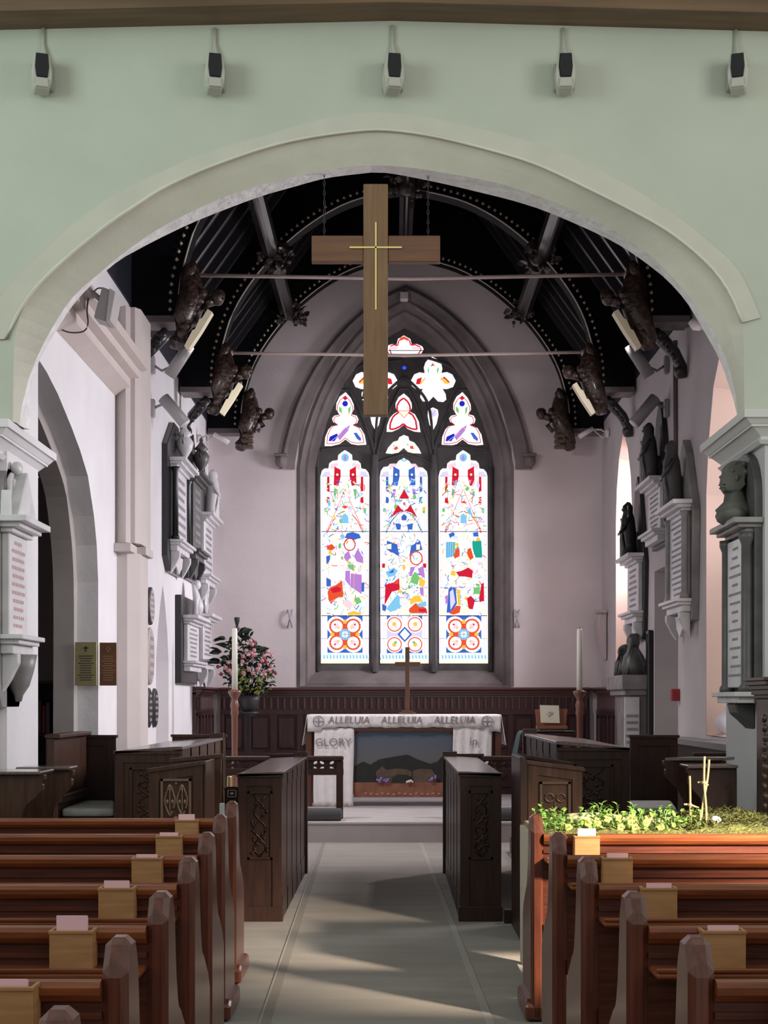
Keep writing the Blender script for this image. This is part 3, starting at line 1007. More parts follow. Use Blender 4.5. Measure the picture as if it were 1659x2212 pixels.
def common(g, x, col):
    """canopy work, borders and bars shared by the three lancets; x = centre in crop pixels"""
    q = lambda P: [(x + a, b) for a, b in P]
    for s in (-1, 1):
        g.poly('l', q([(s * 178, 1160), (s * 160, 1125), (s * 120, 1118), (s * 110, 1150)]))
        g.poly('p', q([(s * 110, 1110), (s * 118, 1070), (s * 60, 1050), (s * 50, 1075)]))
        g.poly(col, q([(s * 34, 1108), (s * 82, 1082), (s * 88, 1225), (s * 50, 1232), (s * 34, 1160)]))
        g.disc('y', (x + s * 60, 1145), 9)
        g.poly(col, q([(s * 120, 1160), (s * 138, 1160), (s * 140, 1270), (s * 118, 1280)]))
        g.poly(col, q([(s * 118, 1320), (s * 138, 1312), (s * 142, 1360), (s * 112, 1368)]))
        g.poly('g' if col == 'r' else 'v', q([(s * 60, 1255), (s * 88, 1255), (s * 88, 1300), (s * 75, 1330)]))
        g.line(q([(s * 158, 1165), (s * 158, 1580)]), 4.5, key='p')
        g.line(q([(s * 108, 1165), (s * 108, 1420)]), 2.0, key='f')
        g.line(q([(s * 176, 1165), (s * 176, 1575)]), 6, key='l')
        g.disc('y', (x + s * 150, 1420), 14)
        g.poly('g', q([(s * 140, 1400), (s * 160, 1400), (s * 160, 1430), (s * 140, 1430)]) if s < 0 else q([(s * 140, 1400), (s * 160, 1400), (s * 160, 1440), (s * 140, 1440)]))
        g.line(q([(s * 158, 105), (s * 158, 1100)]), 5, c4, 'p')
        g.line(q([(s * 177, 105), (s * 177, 1100)]), 6, c4, 'l')
        g.line(q([(s * 136, 105), (s * 136, 735)]), 5, c4, 'f')
        for yy in (360, 705):
            g.poly('y', q([(s * 138, yy - 22), (s * 166, yy - 22), (s * 166, yy + 22), (s * 138, yy + 22)]), c4)
        for k in range(9):
            g.disc(('p', 'g', 'f')[k % 3], (x + s * 168, 130 + k * 66), 5, c4)
    g.disc('c', (x, 1015), 30, ry=32)
    g.poly('v' if col == 'r' else 'f', q([(0, 990), (12, 1025), (0, 1040), (-12, 1025)]))
    g.disc('w', (x, 1110), 30, ry=42)
    # gothic gable
    for s in (-1, 1):
        g.line(q([(0, 1255), (s * 60, 1400), (s * 140, 1575)]), 5, key='o' if col == 'r' else 'g')
        g.line(q([(s * 2, 1425), (s * 50, 1445), (s * 95, 1500), (s * 138, 1590)]), 8, key='o' if col == 'r' else 'b')
        g.line(q([(0, 1200), (s * 70, 1345)]), 2, key='a')
    for yy, wd in ((1157, 2.5), (1580, 6)):
        g.line(q([(-182, yy), (182, yy)]), wd)
    for yy, wd in ((525, 3), (740, 6), (915, 2.5)):
        g.line(q([(-182, yy), (182, yy)]), wd, c4)
    g.line(q([(-182, 330), (182, 330)]), 1.5, c4, 'l')
    # fine coloured line work between the larger figures
    rn = random.Random(int(x))
    for k in range(300):
        zone = rn.random()
        px_, py_ = rn.uniform(-150, 150), rn.uniform(1180, 1570)
        cv = c3
        if zone > .45:
            py_ = rn.uniform(110, 730)
            cv = c4
        a_ = rn.uniform(0, PI)
        l_ = rn.uniform(10, 28)
        b_ = a_ + rn.uniform(-.9, .9)
        key = rn.choice('ppafclgyvbo' if col == 'r' else 'pafcclgyvbb')
        p1 = (px_ + l_ * math.cos(a_), py_ + l_ * math.sin(a_))
        g.line(q([(px_, py_), p1, (p1[0] + l_ * math.cos(b_), p1[1] + l_ * math.sin(b_))]), rn.uniform(4.0, 8.0), cv, key)
    for k in range(34):
        px_, py_ = rn.uniform(-125, 125), rn.uniform(120, 720)
        r_ = rn.uniform(9, 22)
        if k % 3 == 0:
            ty_ = rn.uniform(1200, 1560)
            tx_ = rn.uniform(-130, 130)
            g.poly(rn.choice('pyfcgl'), q([(tx_ + r_ * rn.uniform(.5, 1) * math.cos(i * 1.05), ty_ + r_ * rn.uniform(.7, 1.4) * math.sin(i * 1.05)) for i in range(6)]), c3)
        g.poly(rn.choice('pyfclpyag'), q([(px_ + r_ * rn.uniform(.5, 1) * math.cos(i * 1.05), py_ + r_ * rn.uniform(.7, 1.4) * math.sin(i * 1.05)) for i in range(6)]), c4)
    # bottom inscription strip
    g.poly('f', q([(-182, 1030), (182, 1030), (182, 1065), (-182, 1065)]), c4)
    g.poly('y', q([(-182, 1078), (182, 1078), (182, 1104), (-182, 1104)]), c4)
    for k in range(14):
        g.poly('c', q([(-165 + k * 25, 1045), (-157 + k * 25, 1040), (-152 + k * 25, 1070), (-162 + k * 25, 1072)]), c4)


def rosette(g, x, y):
    g.poly('b', [(x - 134, y - 140), (x + 134, y - 140), (x + 134, y + 140), (x - 134, y + 140)], c4)
    for a in (-1, 1):
        for b in (-1, 1):
            g.disc('w', (x + a * 66, y + b * 66), 72, c4, n=16)
    g.disc('w', (x, y), 95, c4, n=16)
    for a in (-1, 1):
        for b in (-1, 1):
            g.ringp('o', (x + a * 62, y + b * 62), 52, 15, c4)
            g.disc('p', (x + a * 66, y + b * 66), 28, c4)
            for k in range(5):
                an = k * 1.256 + .5
                g.disc('w', (x + a * 62 + 30 * math.cos(an), y + b * 62 + 30 * math.sin(an)), 13, c4, n=8)
            g.disc('r', (x + a * 76, y + b * 76), 8, c4, n=6)
            g.disc('a', (x + a * 50, y + b * 50), 9, c4, n=6)
    for a, b in ((1, 0), (-1, 0), (0, 1), (0, -1)):
        g.line([(x + a * 40, y + b * 40), (x + a * 100, y + b * 100)], 15, c4, 'o')
        g.disc('a', (x + a * 98, y + b * 98), 16, c4, n=8)
    g.disc('c', (x, y), 42, c4, n=16)
    g.disc('f', (x, y), 26, c4, n=8)
    g.disc('p', (x, y), 14, c4, n=6)
    g.line([(x - 40, y), (x + 40, y)], 2, c4, 'b')
    g.line([(x, y - 40), (x, y + 40)], 2, c4, 'b')


# left lancet: figures in violet, white and scarlet
g = Glass('left_lancet')
common(g, 372, 'r')
g.poly('f', [(300, 1440), (350, 1380), (372, 1400), (310, 1460)]); g.poly('c', [(350, 1460), (372, 1445), (395, 1465), (400, 1520), (345, 1522)])
g.poly('o', [(345, 1395), (372, 1385), (402, 1395), (372, 1412)]); g.poly('f', [(372, 1425), (420, 1440), (440, 1500), (400, 1470)])
P = g.poly
P('b', [(370, 150), (385, 115), (430, 105), (480, 120), (495, 150), (440, 165)], c4)
P('o', [(232, 215), (270, 195), (300, 225), (275, 245), (235, 240)], c4)
P('b', [(228, 290), (262, 280), (255, 330), (230, 350)], c4)
P('b', [(230, 450), (265, 470), (265, 520), (230, 520)], c4)
P('y', [(260, 140), (300, 120), (330, 150), (300, 190), (262, 180)], c4)
g.ringp('r', (408, 200), 42, 9, c4, ry=46)
P('v', [(370, 275), (400, 245), (420, 300), (385, 330), (362, 300)], c4)
P('v', [(440, 290), (470, 230), (510, 300), (512, 345), (460, 330)], c4)
P('v', [(375, 400), (410, 400), (412, 520), (372, 470)], c4)
P('v', [(415, 420), (500, 430), (500, 580), (440, 540), (412, 520)], c4)
P('b', [(498, 490), (520, 490), (518, 560), (498, 560)], c4)
P('g', [(390, 350), (440, 355), (445, 405), (400, 380)], c4)
P('o', [(240, 560), (260, 525), (300, 510), (350, 475), (355, 540), (360, 600), (310, 610), (265, 655), (245, 620)], c4)
P('r', [(260, 540), (310, 520), (345, 535), (335, 560), (280, 570)], c4)
P('p', [(355, 630), (400, 620), (435, 660), (410, 700), (370, 670)], c4)
P('g', [(440, 610), (480, 600), (500, 640), (460, 660)], c4)
P('a', [(390, 720), (440, 705), (500, 722), (490, 738), (400, 738)], c4)
P('l', [(350, 480), (368, 470), (372, 520), (352, 520)], c4)
g.line([(300, 250), (250, 330), (245, 430), (270, 490), (350, 470), (370, 360), (335, 250)], 3, c4, 'a')
g.line([(255, 640), (330, 600), (420, 715)], 3, c4, 'p')
g.line([(440, 360), (440, 700)], 3, c4, 'a')
rosette(g, 372, 885)
g.done()
# centre lancet: crucifixion
g = Glass('centre_lancet')
common(g, 822, 'b')
P = g.poly
P('r', [(822, 1262), (862, 1330), (840, 1335), (822, 1328), (804, 1335), (785, 1330)])
P('r', [(775, 1380), (800, 1412), (822, 1425), (845, 1412), (870, 1380), (925, 1480), (875, 1440), (822, 1425), (775, 1440), (720, 1480)])
P('o', [(822, 1358), (832, 1370), (822, 1390), (812, 1370)])
P('b', [(800, 1470), (822, 1450), (845, 1470), (838, 1500), (806, 1500)])
P('b', [(755, 1520), (800, 1530), (795, 1570), (765, 1570)]); P('b', [(845, 1530), (890, 1520), (885, 1570), (850, 1570)])
P('a', [(960, 1400), (985, 1395), (985, 1425), (962, 1425)])
P('y', [(800, 1180), (845, 1180), (845, 1240), (800, 1240)])
P('b', [(690, 170), (770, 200), (785, 290), (740, 270), (690, 240)], c4)
P('b', [(875, 210), (945, 170), (960, 240), (900, 260), (862, 290)], c4)
P('y', [(690, 200), (725, 195), (725, 235), (695, 235)], c4); P('y', [(915, 200), (945, 200), (940, 240), (915, 240)], c4)
P('p', [(720, 150), (760, 140), (770, 165), (740, 165)], c4)
g.line([(690, 110), (790, 165), (800, 290)], 3, c4, 'p'); g.line([(990, 120), (880, 165), (858, 290)], 3, c4, 'p')
P('r', [(654, 345), (678, 345), (676, 378), (654, 378)], c4); P('r', [(965, 345), (992, 345), (990, 378), (965, 378)], c4)
g.ringp('o', (914, 305), 46, 11, c4, ry=50); g.ringp('p', (725, 305), 42, 4, c4)
P('c', [(680, 410), (745, 375), (775, 400), (750, 440), (700, 450)], c4)
P('b', [(700, 420), (745, 385), (740, 415)], c4)
P('v', [(870, 370), (905, 375), (880, 440), (860, 440)], c4); P('v', [(925, 385), (970, 360), (980, 460), (940, 430)], c4)
P('g', [(905, 405), (940, 450), (925, 510), (870, 490), (880, 440)], c4)
P('a', [(940, 440), (985, 480), (970, 525), (935, 515)], c4)
P('r', [(680, 505), (740, 490), (785, 455), (788, 545), (730, 560), (672, 665)], c4)
P('o', [(740, 500), (780, 465), (780, 500)], c4)
P('v', [(940, 530), (970, 530), (972, 600), (945, 575)], c4)
P('a', [(865, 620), (900, 590), (940, 590), (970, 640), (910, 640), (870, 660)], c4)
P('o', [(860, 690), (910, 645), (990, 685), (1000, 722), (880, 725), (858, 712)], c4)
P('r', [(930, 690), (990, 690), (990, 715), (940, 712)], c4)
P('c', [(915, 655), (990, 630), (992, 670), (940, 678)], c4)
P('c', [(685, 690), (770, 580), (790, 600), (790, 690), (720, 715)], c4)
P('b', [(655, 650), (690, 670), (680, 710), (655, 700)], c4)
P('y', [(770, 690), (850, 685), (850, 725), (770, 730)], c4)
g.line([(800, 300), (800, 640)], 3, c4, 'a'); g.line([(850, 300), (850, 680)], 3, c4, 'a')
P('l', [(690, 745), (960, 745), (960, 1028), (690, 1028)], c4)
P('b', [(690, 745), (720, 745), (690, 775)], c4); P('b', [(960, 745), (930, 745), (960, 775)], c4)
P('b', [(690, 1028), (960, 1028), (960, 990), (825, 960), (690, 990)], c4)
for a in (-1, 1):
    for b in (-1, 1):
        g.disc('w', (827 + a * 78, 885 + b * 76), 64, c4, n=16)
        g.ringp('o', (827 + a * 78, 885 + b * 76), 52, 9, c4)
        g.disc('a', (827 + a * 80, 885 + b * 78), 18, c4, n=6)
        g.disc('g' if b > 0 else 'p', (827 + a * 70, 885 + b * 60), 12, c4, n=6)
g.poly('w', [(808, 745), (848, 745), (848, 1028), (808, 1028)], c4)
g.poly('b', [(827, 825), (882, 885), (827, 945), (772, 885)], c4); g.poly('w', [(827, 842), (865, 885), (827, 928), (790, 885)], c4)
g.disc('f', (827, 885), 20, c4, n=8)
g.done()
# right lancet
g = Glass('right_lancet')
common(g, 1274, 'r')
P = g.poly
P('f', [(1205, 1440), (1245, 1380), (1270, 1420), (1215, 1460)]); P('c', [(1252, 1460), (1274, 1445), (1297, 1465), (1300, 1520), (1250, 1522)])
P('o', [(1245, 1362), (1274, 1350), (1304, 1362), (1274, 1370)]); P('c', [(1300, 1420), (1325, 1400), (1345, 1470), (1310, 1450)])
P('c', [(1140, 180), (1215, 180), (1205, 290), (1140, 305)], c4)
for k in range(4):
    g.line([(1150 + k * 17, 182), (1148 + k * 17, 300)], 3, c4, 'b')
    g.line([(1350 + k * 15, 176), (1355 + k * 14, 298)], 2, c4, 'k')
P('t', [(1340, 175), (1410, 172), (1418, 300), (1365, 300), (1345, 240)], c4)
P('g', [(1195, 182), (1210, 182), (1208, 240), (1192, 260)], c4)
P('o', [(1225, 220), (1245, 240), (1245, 290), (1205, 310), (1200, 280)], c4); P('o', [(1305, 235), (1330, 225), (1352, 300), (1325, 322), (1300, 270)], c4)
P('b', [(1345, 110), (1385, 105), (1390, 140), (1350, 140)], c4); P('b', [(1160, 120), (1200, 105), (1210, 130), (1170, 150)], c4)
P('y', [(1250, 110), (1300, 110), (1305, 140), (1245, 140)], c4)
g.ringp('p', (1178, 350), 34, 4, c4); g.ringp('p', (1385, 350), 34, 4, c4); g.ringp('a', (1280, 330), 45, 4, c4)
P('r', [(1215, 410), (1262, 400), (1310, 375), (1345, 400), (1340, 455), (1280, 445), (1240, 445)], c4)
P('a', [(1180, 400), (1212, 400), (1215, 440), (1175, 435)], c4)
P('b', [(1160, 540), (1180, 520), (1215, 530), (1225, 650), (1180, 720), (1145, 720)], c4)
P('l', [(1170, 560), (1195, 540), (1212, 640), (1175, 700)], c4)
P('a', [(1222, 545), (1250, 545), (1248, 640), (1230, 650)], c4)
P('o', [(1165, 725), (1220, 665), (1255, 670), (1245, 720), (1200, 735)], c4)
P('r', [(1300, 610), (1330, 590), (1362, 625), (1350, 660), (1345, 695), (1315, 690), (1305, 650)], c4)
P('r', [(1410, 500), (1428, 490), (1432, 630), (1395, 640), (1392, 610)], c4)
P('g', [(1350, 530), (1400, 520), (1400, 580), (1350, 578)], c4); P('g', [(1370, 500), (1395, 498), (1400, 520), (1370, 520)], c4)
P('v', [(1135, 590), (1160, 585), (1155, 640), (1138, 660)], c4)
P('y', [(1260, 680), (1300, 670), (1330, 725), (1262, 732)], c4)
g.line([(1215, 470), (1180, 500), (1190, 540)], 3, c4, 'a'); g.line([(1340, 460), (1400, 430), (1430, 480)], 3, c4, 'g'); g.line([(1255, 550), (1260, 660)], 3, c4, 'p')
rosette(g, 1276, 885)
g.done()
# tracery lights
g = Glass('top'); g.border('r', QT, 10, .86); g.poly('o', [(790, 100), (822, 88), (855, 105), (845, 130), (800, 130)]); g.line([(700, 197), (970, 197)], 6)
g.poly('p', [(710, 165), (770, 165), (775, 190), (715, 190)]); g.poly('p', [(880, 160), (950, 175), (940, 190), (880, 188)]); g.disc('w', (822, 150), 32, ry=38); g.done()
g = Glass('dot'); g.disc('n', (824, 330), 23); g.disc('b', (824, 330), 12); g.done()
for key, f in (('cinq_r', lambda P: P), ('cinq_l', mir)):
    g = Glass(key); g.border('p', f(CQ), 5, .92)
    g.poly('r', f([(1040, 290), (1065, 320), (1045, 312), (1025, 322)]))
    g.poly('r', f([(912, 455), (920, 415), (960, 400), (945, 455)])); g.poly('r', f([(1130, 395), (1175, 440), (1150, 445), (1100, 420)]))
    g.poly('a', f([(945, 440), (985, 400), (985, 415), (950, 458)])); g.poly('a', f([(1095, 400), (1135, 415), (1175, 455), (1130, 450)]))
    g.poly('g', f([(1000, 350), (1015, 320), (1010, 380)])); g.poly('g', f([(1090, 320), (1080, 380), (1070, 345)]))
    g.line(f([(990, 340), (1040, 300), (1095, 345)]), 3, key='g'); g.line(f([(975, 530), (1010, 520), (1040, 555), (1075, 520), (1115, 540)]), 3, key='p'); g.done()
for key, dx in (('tre_l', 0), ('tre_r', 893)):
    g = Glass(key); q = lambda P: sh(P, dx); g.border('r', q(TA), 6, .88)
    g.disc('n', (372 + dx, 603), 22); g.poly('r', q([(352, 560), (372, 540), (392, 562), (372, 580)]))
    g.poly('n', q([(245, 890), (255, 855), (310, 830), (320, 850), (290, 890)])); g.poly('v', q([(310, 850), (370, 790), (410, 765), (395, 810), (330, 885)]))
    g.poly('b', q([(435, 825), (460, 825), (495, 870), (490, 890), (460, 870)])); g.poly('g', q([(325, 620), (345, 640), (350, 680), (325, 660)])); g.poly('g', q([(395, 640), (415, 620), (412, 660), (398, 690)]))
    g.line(q([(340, 700), (372, 660), (410, 700)]), 3, key='a'); g.line(q([(375, 770), (330, 840), (250, 900)]), 3, key='p'); g.line(q([(375, 770), (430, 850), (500, 900)]), 3, key='p'); g.done()
g = Glass('tre_c'); g.border('r', TC, 14, .80); g.poly('y', [(775, 655), (868, 655), (822, 715)]); g.line([(775, 657), (868, 657), (822, 713), (775, 657)], 5, key='o')
g.line([(818, 700), (770, 760)], 4, key='p'); g.line([(818, 700), (880, 770)], 4, key='p'); g.disc('w', (820, 610), 24, ry=34); g.done()
g = Glass('low'); g.border('y', TL, 10, .84); g.poly('o', [(740, 945), (765, 925), (780, 945), (755, 960)]); g.poly('o', [(865, 925), (890, 925), (900, 950), (870, 948)]); g.disc('y', (822, 905), 18); g.disc('g', (850, 915), 7); g.disc('c', (745, 925), 7); g.done()
g = Glass('dag_r'); g.poly('l', [(1015, 655), (1043, 640), (1072, 660), (1070, 695), (1043, 705), (1015, 690)]); g.line([(1025, 650), (1043, 690), (1062, 650)], 3, key='v'); g.done()
g = Glass('dag_l'); g.poly('l', mir([(1015, 655), (1043, 640), (1072, 660), (1070, 695), (1043, 705), (1015, 690)])); g.done()
g = Glass('dag_small'); g.done()

# small white alarm box at the head of the window
m = MB()
x, z = XZ(873, 641, YE - .08)
m.box(x - .055, x + .055, YE - .15, YE - .02, z - .055, z + .055, bev=.012)
o = m.build('sensor_box', M_WFIXT)
tag(o, 'small white square sensor box at the point of the east window arch', 'sensor')
center_origin(o)
# ================================================================ NAVE WALL FITTINGS
BODY_FRONT = mat('ivory_body', (0.45, 0.45, 0.39), 0.45)


def wall_box(px, label, turn):
    x, z = XZ(px, 198, 9.40)
    t = thing('wall_speaker', label, 'speaker', (x, YA, z), 'ivory boxes along the nave wall')
    ang = Matrix.Translation((x, 9.42, 0)) @ Matrix.Rotation(turn, 4, 'Z') @ Matrix.Translation((-x, -9.42, 0))
    m = MB()
    m.prism([(x - .055, z + .035), (x - .062, z + .10), (x - .045, z + .215), (x + .045, z + .215), (x + .062, z + .10), (x + .055, z + .035), (x + .045, z), (x - .045, z)], 'y', 9.34, 9.47, bev=.008, xf=ang)
    m.build('body', M_IVORY, t)
    m = MB()
    m.prism([(x - .034, z + .066), (x - .042, z + .13), (x - .036, z + .210), (x + .036, z + .210), (x + .042, z + .13), (x + .034, z + .066)], 'y', 9.332, 9.345, bev=.004, xf=ang)
    m.build('front_grille', M_BLACKG, t)
    m = MB()
    m.prism([(x - .04, z + .005), (x - .034, z + .06), (x + .034, z + .06), (x + .04, z + .005)], 'y', 9.325, 9.345, bev=.004, xf=ang)
    m.build('lower_panel', BODY_FRONT, t)
    m = MB()
    m.box(x - .064, x + .064, 9.44, 9.497, z + .03, z + .19, bev=.006)
    m.build('wall_bracket', mat('bracket_grey', (0.30, 0.31, 0.29), 0.5), t)
    m = MB()
    zt = H + (CY - 62 + (6 if abs(px - 848) < 300 else 0)) * YA / F
    m.tube([(x + .02, 9.47, z + .20), (x + .008, 9.48, z + .27), (x, 9.488, z + .33), (x, 9.488, zt)], [.018, .014, .008, .008], 8)
    m.tube([(x - .012, 9.48, z + .20), (x - .006, 9.49, z + .33), (x - .008, 9.492, zt)], .006, 6)
    m.build('cable', M_IVORY, t)


wall_box(87, 'ivory wall speaker with black front, far left under the beam', .30)
wall_box(461, 'ivory wall speaker with black front, second from left under the beam', .22)
wall_box(848, 'ivory wall speaker with black front, at the middle above the arch point', .15)
wall_box(1221, 'ivory wall speaker with black front, second from right under the beam', -.05)
wall_box(1597, 'ivory wall speaker with black front, far right under the beam', -.30)

# hanging cross -------------------------------------------------------------
yc = 9.66
t = thing('hanging_cross', 'large plain wooden cross with a thin inlaid pale cross, hanging in the arch', 'cross', W(811, 897, yc))
m = MB()
x0, z0 = XZ(785, 897, yc); x1, z1 = XZ(838, 397, yc)
m.box(x0, x1, yc, yc + .07, z0, z1, bev=.004)
m.build('upright', M_CROSS, t)
ax0, az0 = XZ(673, 565, yc); ax1, az1 = XZ(951, 508, yc)
for a, b in ((ax0, x0 - .0005), (x1 + .0005, ax1)):
    m = MB()
    m.box(a, b, yc + .006, yc + .066, az0, az1, bev=.004)
    m.build('arm', M_CROSSH, t)
for a, b, c, d in ((810, 480, 813.5, 669), (755, 532.5, 868, 536)):
    m = MB()
    p0, q0 = XZ(a, d, yc - .004); p1, q1 = XZ(c, b, yc - .004)
    m.box(p0, p1, yc - .006, yc + .004, q0, q1)
    m.build('inlay', mat('pale_gold_inlay', (0.80, 0.66, 0.25), 0.35, metal=.2), t)
for px, pyt in ((700, 379), (925, 383)):
    m = MB()
    x, zt = XZ(px, pyt - 12, yc)
    zb_ = az1 - .004
    for k in range(14):
        zc = zb_ + (zt - zb_) * (k + .5) / 14
        rr = (zt - zb_) / 14 * .62
        pts = [(x + (.006 * math.cos(a) if k % 2 else 0), yc + .035 + (0 if k % 2 else .006 * math.cos(a)), zc + rr * math.sin(a)) for a in [i * PI / 4 for i in range(8)]]
        m.tube(pts, .0022, 5, closed=True)
    m.build('chain', M_DARKM, t)

# ================================================================ LIGHT FITTINGS
def spot(t, base, mid, tip0, tip1, r, m_, face=None):
    m = MB()
    m.tube([base, mid, tuple((Vector(tip0) * .6 + Vector(tip1) * .4))], r * .22, 6)
    m.build('arm', m_, t)
    m = MB()
    m.tube([tip0, tip1], r, 14)
    m.build('lamp_body', m_, t)
    d = (Vector(tip1) - Vector(tip0)).normalized()
    m = MB()
    m.tube([tip1, tuple(Vector(tip1) + d * .012)], r * .92, 14)
    m.build('lamp_lens', face or M_WFIXT, t)


def pair(side, X, d, name):
    i = 1 if side < 0 else -1
    for k, (zb_, zt, ztip, lab) in enumerate(((4.86, 4.80, 4.98, 'upper'), (4.42, 4.46, 4.40, 'lower'))):
        g = M_FIXT if side > 0 else mat('light_grey_fixture', (0.40, 0.38, 0.38), 0.4)
        t = thing('spotlight', '%s grey cylinder spotlight of the pair bracketed high on the %s chancel wall' % (lab, 'left' if side < 0 else 'right'), 'spotlight', (X, d, zb_ - .1), 'spotlights on the chancel side walls')
        m = MB()
        m.box(*sorted((X, X + i * .05)), d - .04, d + .04, zb_ - .09, zb_ + .09, bev=.008)
        m.build('wall_plate', g, t)
        if k == 0:
            spot(t, (X + i * .03, d, zb_), (X + i * .12, d, zb_ - .06), (X + i * .20, d - .03, zb_ - .12), (X + i * .40, d - .05, zb_ + .18), .062, g)
        else:
            spot(t, (X + i * .03, d, zb_), (X + i * .12, d, zb_ + .04), (X + i * .14, d - .03, zb_ + .10), (X + i * .36, d - .05, zb_ - .16), .062, g)


pair(-1, XL, 15.55, 'l')
pair(1, XR, 15.55, 'r')
# beams added at the four unlit fittings to brighten sanctuary and choir floor
for (lx_, lz_, tx, ty, tz) in ((XL + .46, 5.06, 1.2, 20.4, 2.6), (XL + .42, 4.22, .5, 16.4, .2), (XR - .46, 5.06, -.8, 20.4, 2.6), (XR - .42, 4.22, -.1, 14.6, 0)):
    l = bpy.data.lights.new('sanctuary_fill', 'SPOT')
    l.energy = 340 if lz_ < 5 else 170
    l.spot_size = math.radians(95)
    l.spot_blend = 1.0
    l.shadow_soft_size = .12
    l.color = (1.0, .93, .93)
    o = bpy.data.objects.new('sanctuary_fill', l)
    o.location = (lx_, 15.45, lz_)
    o.rotation_euler = (Vector((tx, ty, tz)) - Vector(o.location)).to_track_quat('-Z', 'Y').to_euler()
    COL.objects.link(o)

# big flood lamp fixed behind the arch, left
t = thing('floodlight', 'grey rectangular floodlight on a bracket behind the left haunch of the arch', 'floodlight', W(190, 640, 11.2))
m = MB(); m.tube([W(178, 628, 11.2), W(200, 632, 11.2), W(222, 652, 11.2)], [.03, .018, .022], 8); m.build('arm', M_FIXT, t)
m = MB(); m.box(-2.36, -2.26, 11.12, 11.28, *sorted((W(0, 645, 11.2)[2], W(0, 618, 11.2)[2])), bev=.01); m.build('mount', M_FIXT, t)
m = MB()
pa = [XZ(x, y, 11.2) for x, y in ((226, 627), (243, 634), (236, 702), (208, 693))]
m.prism(pa, 'y', 11.1, 11.3, bev=.006); m.build('housing', M_FIXT, t)
m = MB()
pa = [XZ(x, y, 11.2) for x, y in ((243, 631), (256, 640), (245, 700), (235, 702))]
m.prism(pa, 'y', 11.08, 11.32, bev=.004); m.build('front_frame', mat('lamp_front', (0.5, 0.48, 0.47), 0.35), t)
m = MB(); m.tube([W(*p, 11.2) for p in spline([(203, 630), (215, 622), (240, 630), (245, 640)], 14)], .005, 6); m.build('top_cable', M_DARKM, t)
m = MB(); m.tube([W(*p, 11.25) for p in spline([(192, 636), (188, 670), (190, 700), (180, 716), (150, 718), (124, 708)], 20)], .006, 6)
o = m.build('lamp_cable', mat('brown_cable', (0.09, 0.06, 0.05), 0.6)); tag(o, 'thin brown cable looping down from the floodlight behind the arch', 'cable'); center_origin(o)

# small spots near the east wall and by the arch
def small_spot(pts, label, X, d, z, sg, col):
    t = thing('picture_lamp', label, 'lamp', (X, d, z))
    m = MB(); m.ball((X + sg * .03, d, z), (.035, .05, .06), 10); m.build('wall_rose', col, t)
    m = MB(); m.tube([(X + sg * .03, d, z), (X + sg * .12, d, z + .045), (X + sg * .24, d, z + .045)], .012, 6); m.build('arm', col, t)
    m = MB(); m.tube([(X + sg * .05, d - .02, z - .02), (X + sg * .09, d - .02, z - .07), (X + sg * .2, d, z + .03)], .007, 6); m.build('cable', col, t)
    m = MB(); m.tube([(X + sg * .22, d - .02, z + .055), (X + sg * .40, d - .04, z - .055)], .032, 12); m.build('lamp_head', col, t)


small_spot(None, 'small white spotlight on an arm above the left wall tablets', XL, 19.3, 4.75, 1, M_WFIXT)
small_spot(None, 'small white spotlight on an arm by the far south window', XR, 19.75, 4.90, -1, M_WFIXT)
t = thing('uplighter', 'small white lamp tucked behind the right haunch of the arch', 'lamp', W(1503, 708, 13.2))
m = MB(); m.tube([W(1492, 692, 13.2), W(1503, 704, 13.2), W(1514, 706, 13.2)], [.035, .045, .035], 10); m.build('lamp_head', M_WFIXT, t)
m = MB(); m.tube([W(1510, 706, 13.2), (XR + .01, 13.2, W(0, 712, 13.2)[2])], .022, 8); m.build('arm', M_WFIXT, t)

# pipe on the right wall
m = MB(); m.tube([(XR - .02, 15.05, 2.95), (XR - .02, 15.10, 5.0)], .022, 8)
o = m.build('wall_conduit', mat('conduit_brown', (0.16, 0.11, 0.11), 0.5)); tag(o, 'thin brown conduit rising between the right wall monuments', 'conduit'); center_origin(o)
m = MB(); m.box(XR - .08, XR, 14.95, 15.03, 1.46, 1.58, bev=.008)
o = m.build('call_point', M_REDBOX); tag(o, 'small red fire alarm box beside the doorway in the right wall', 'alarm box'); center_origin(o)

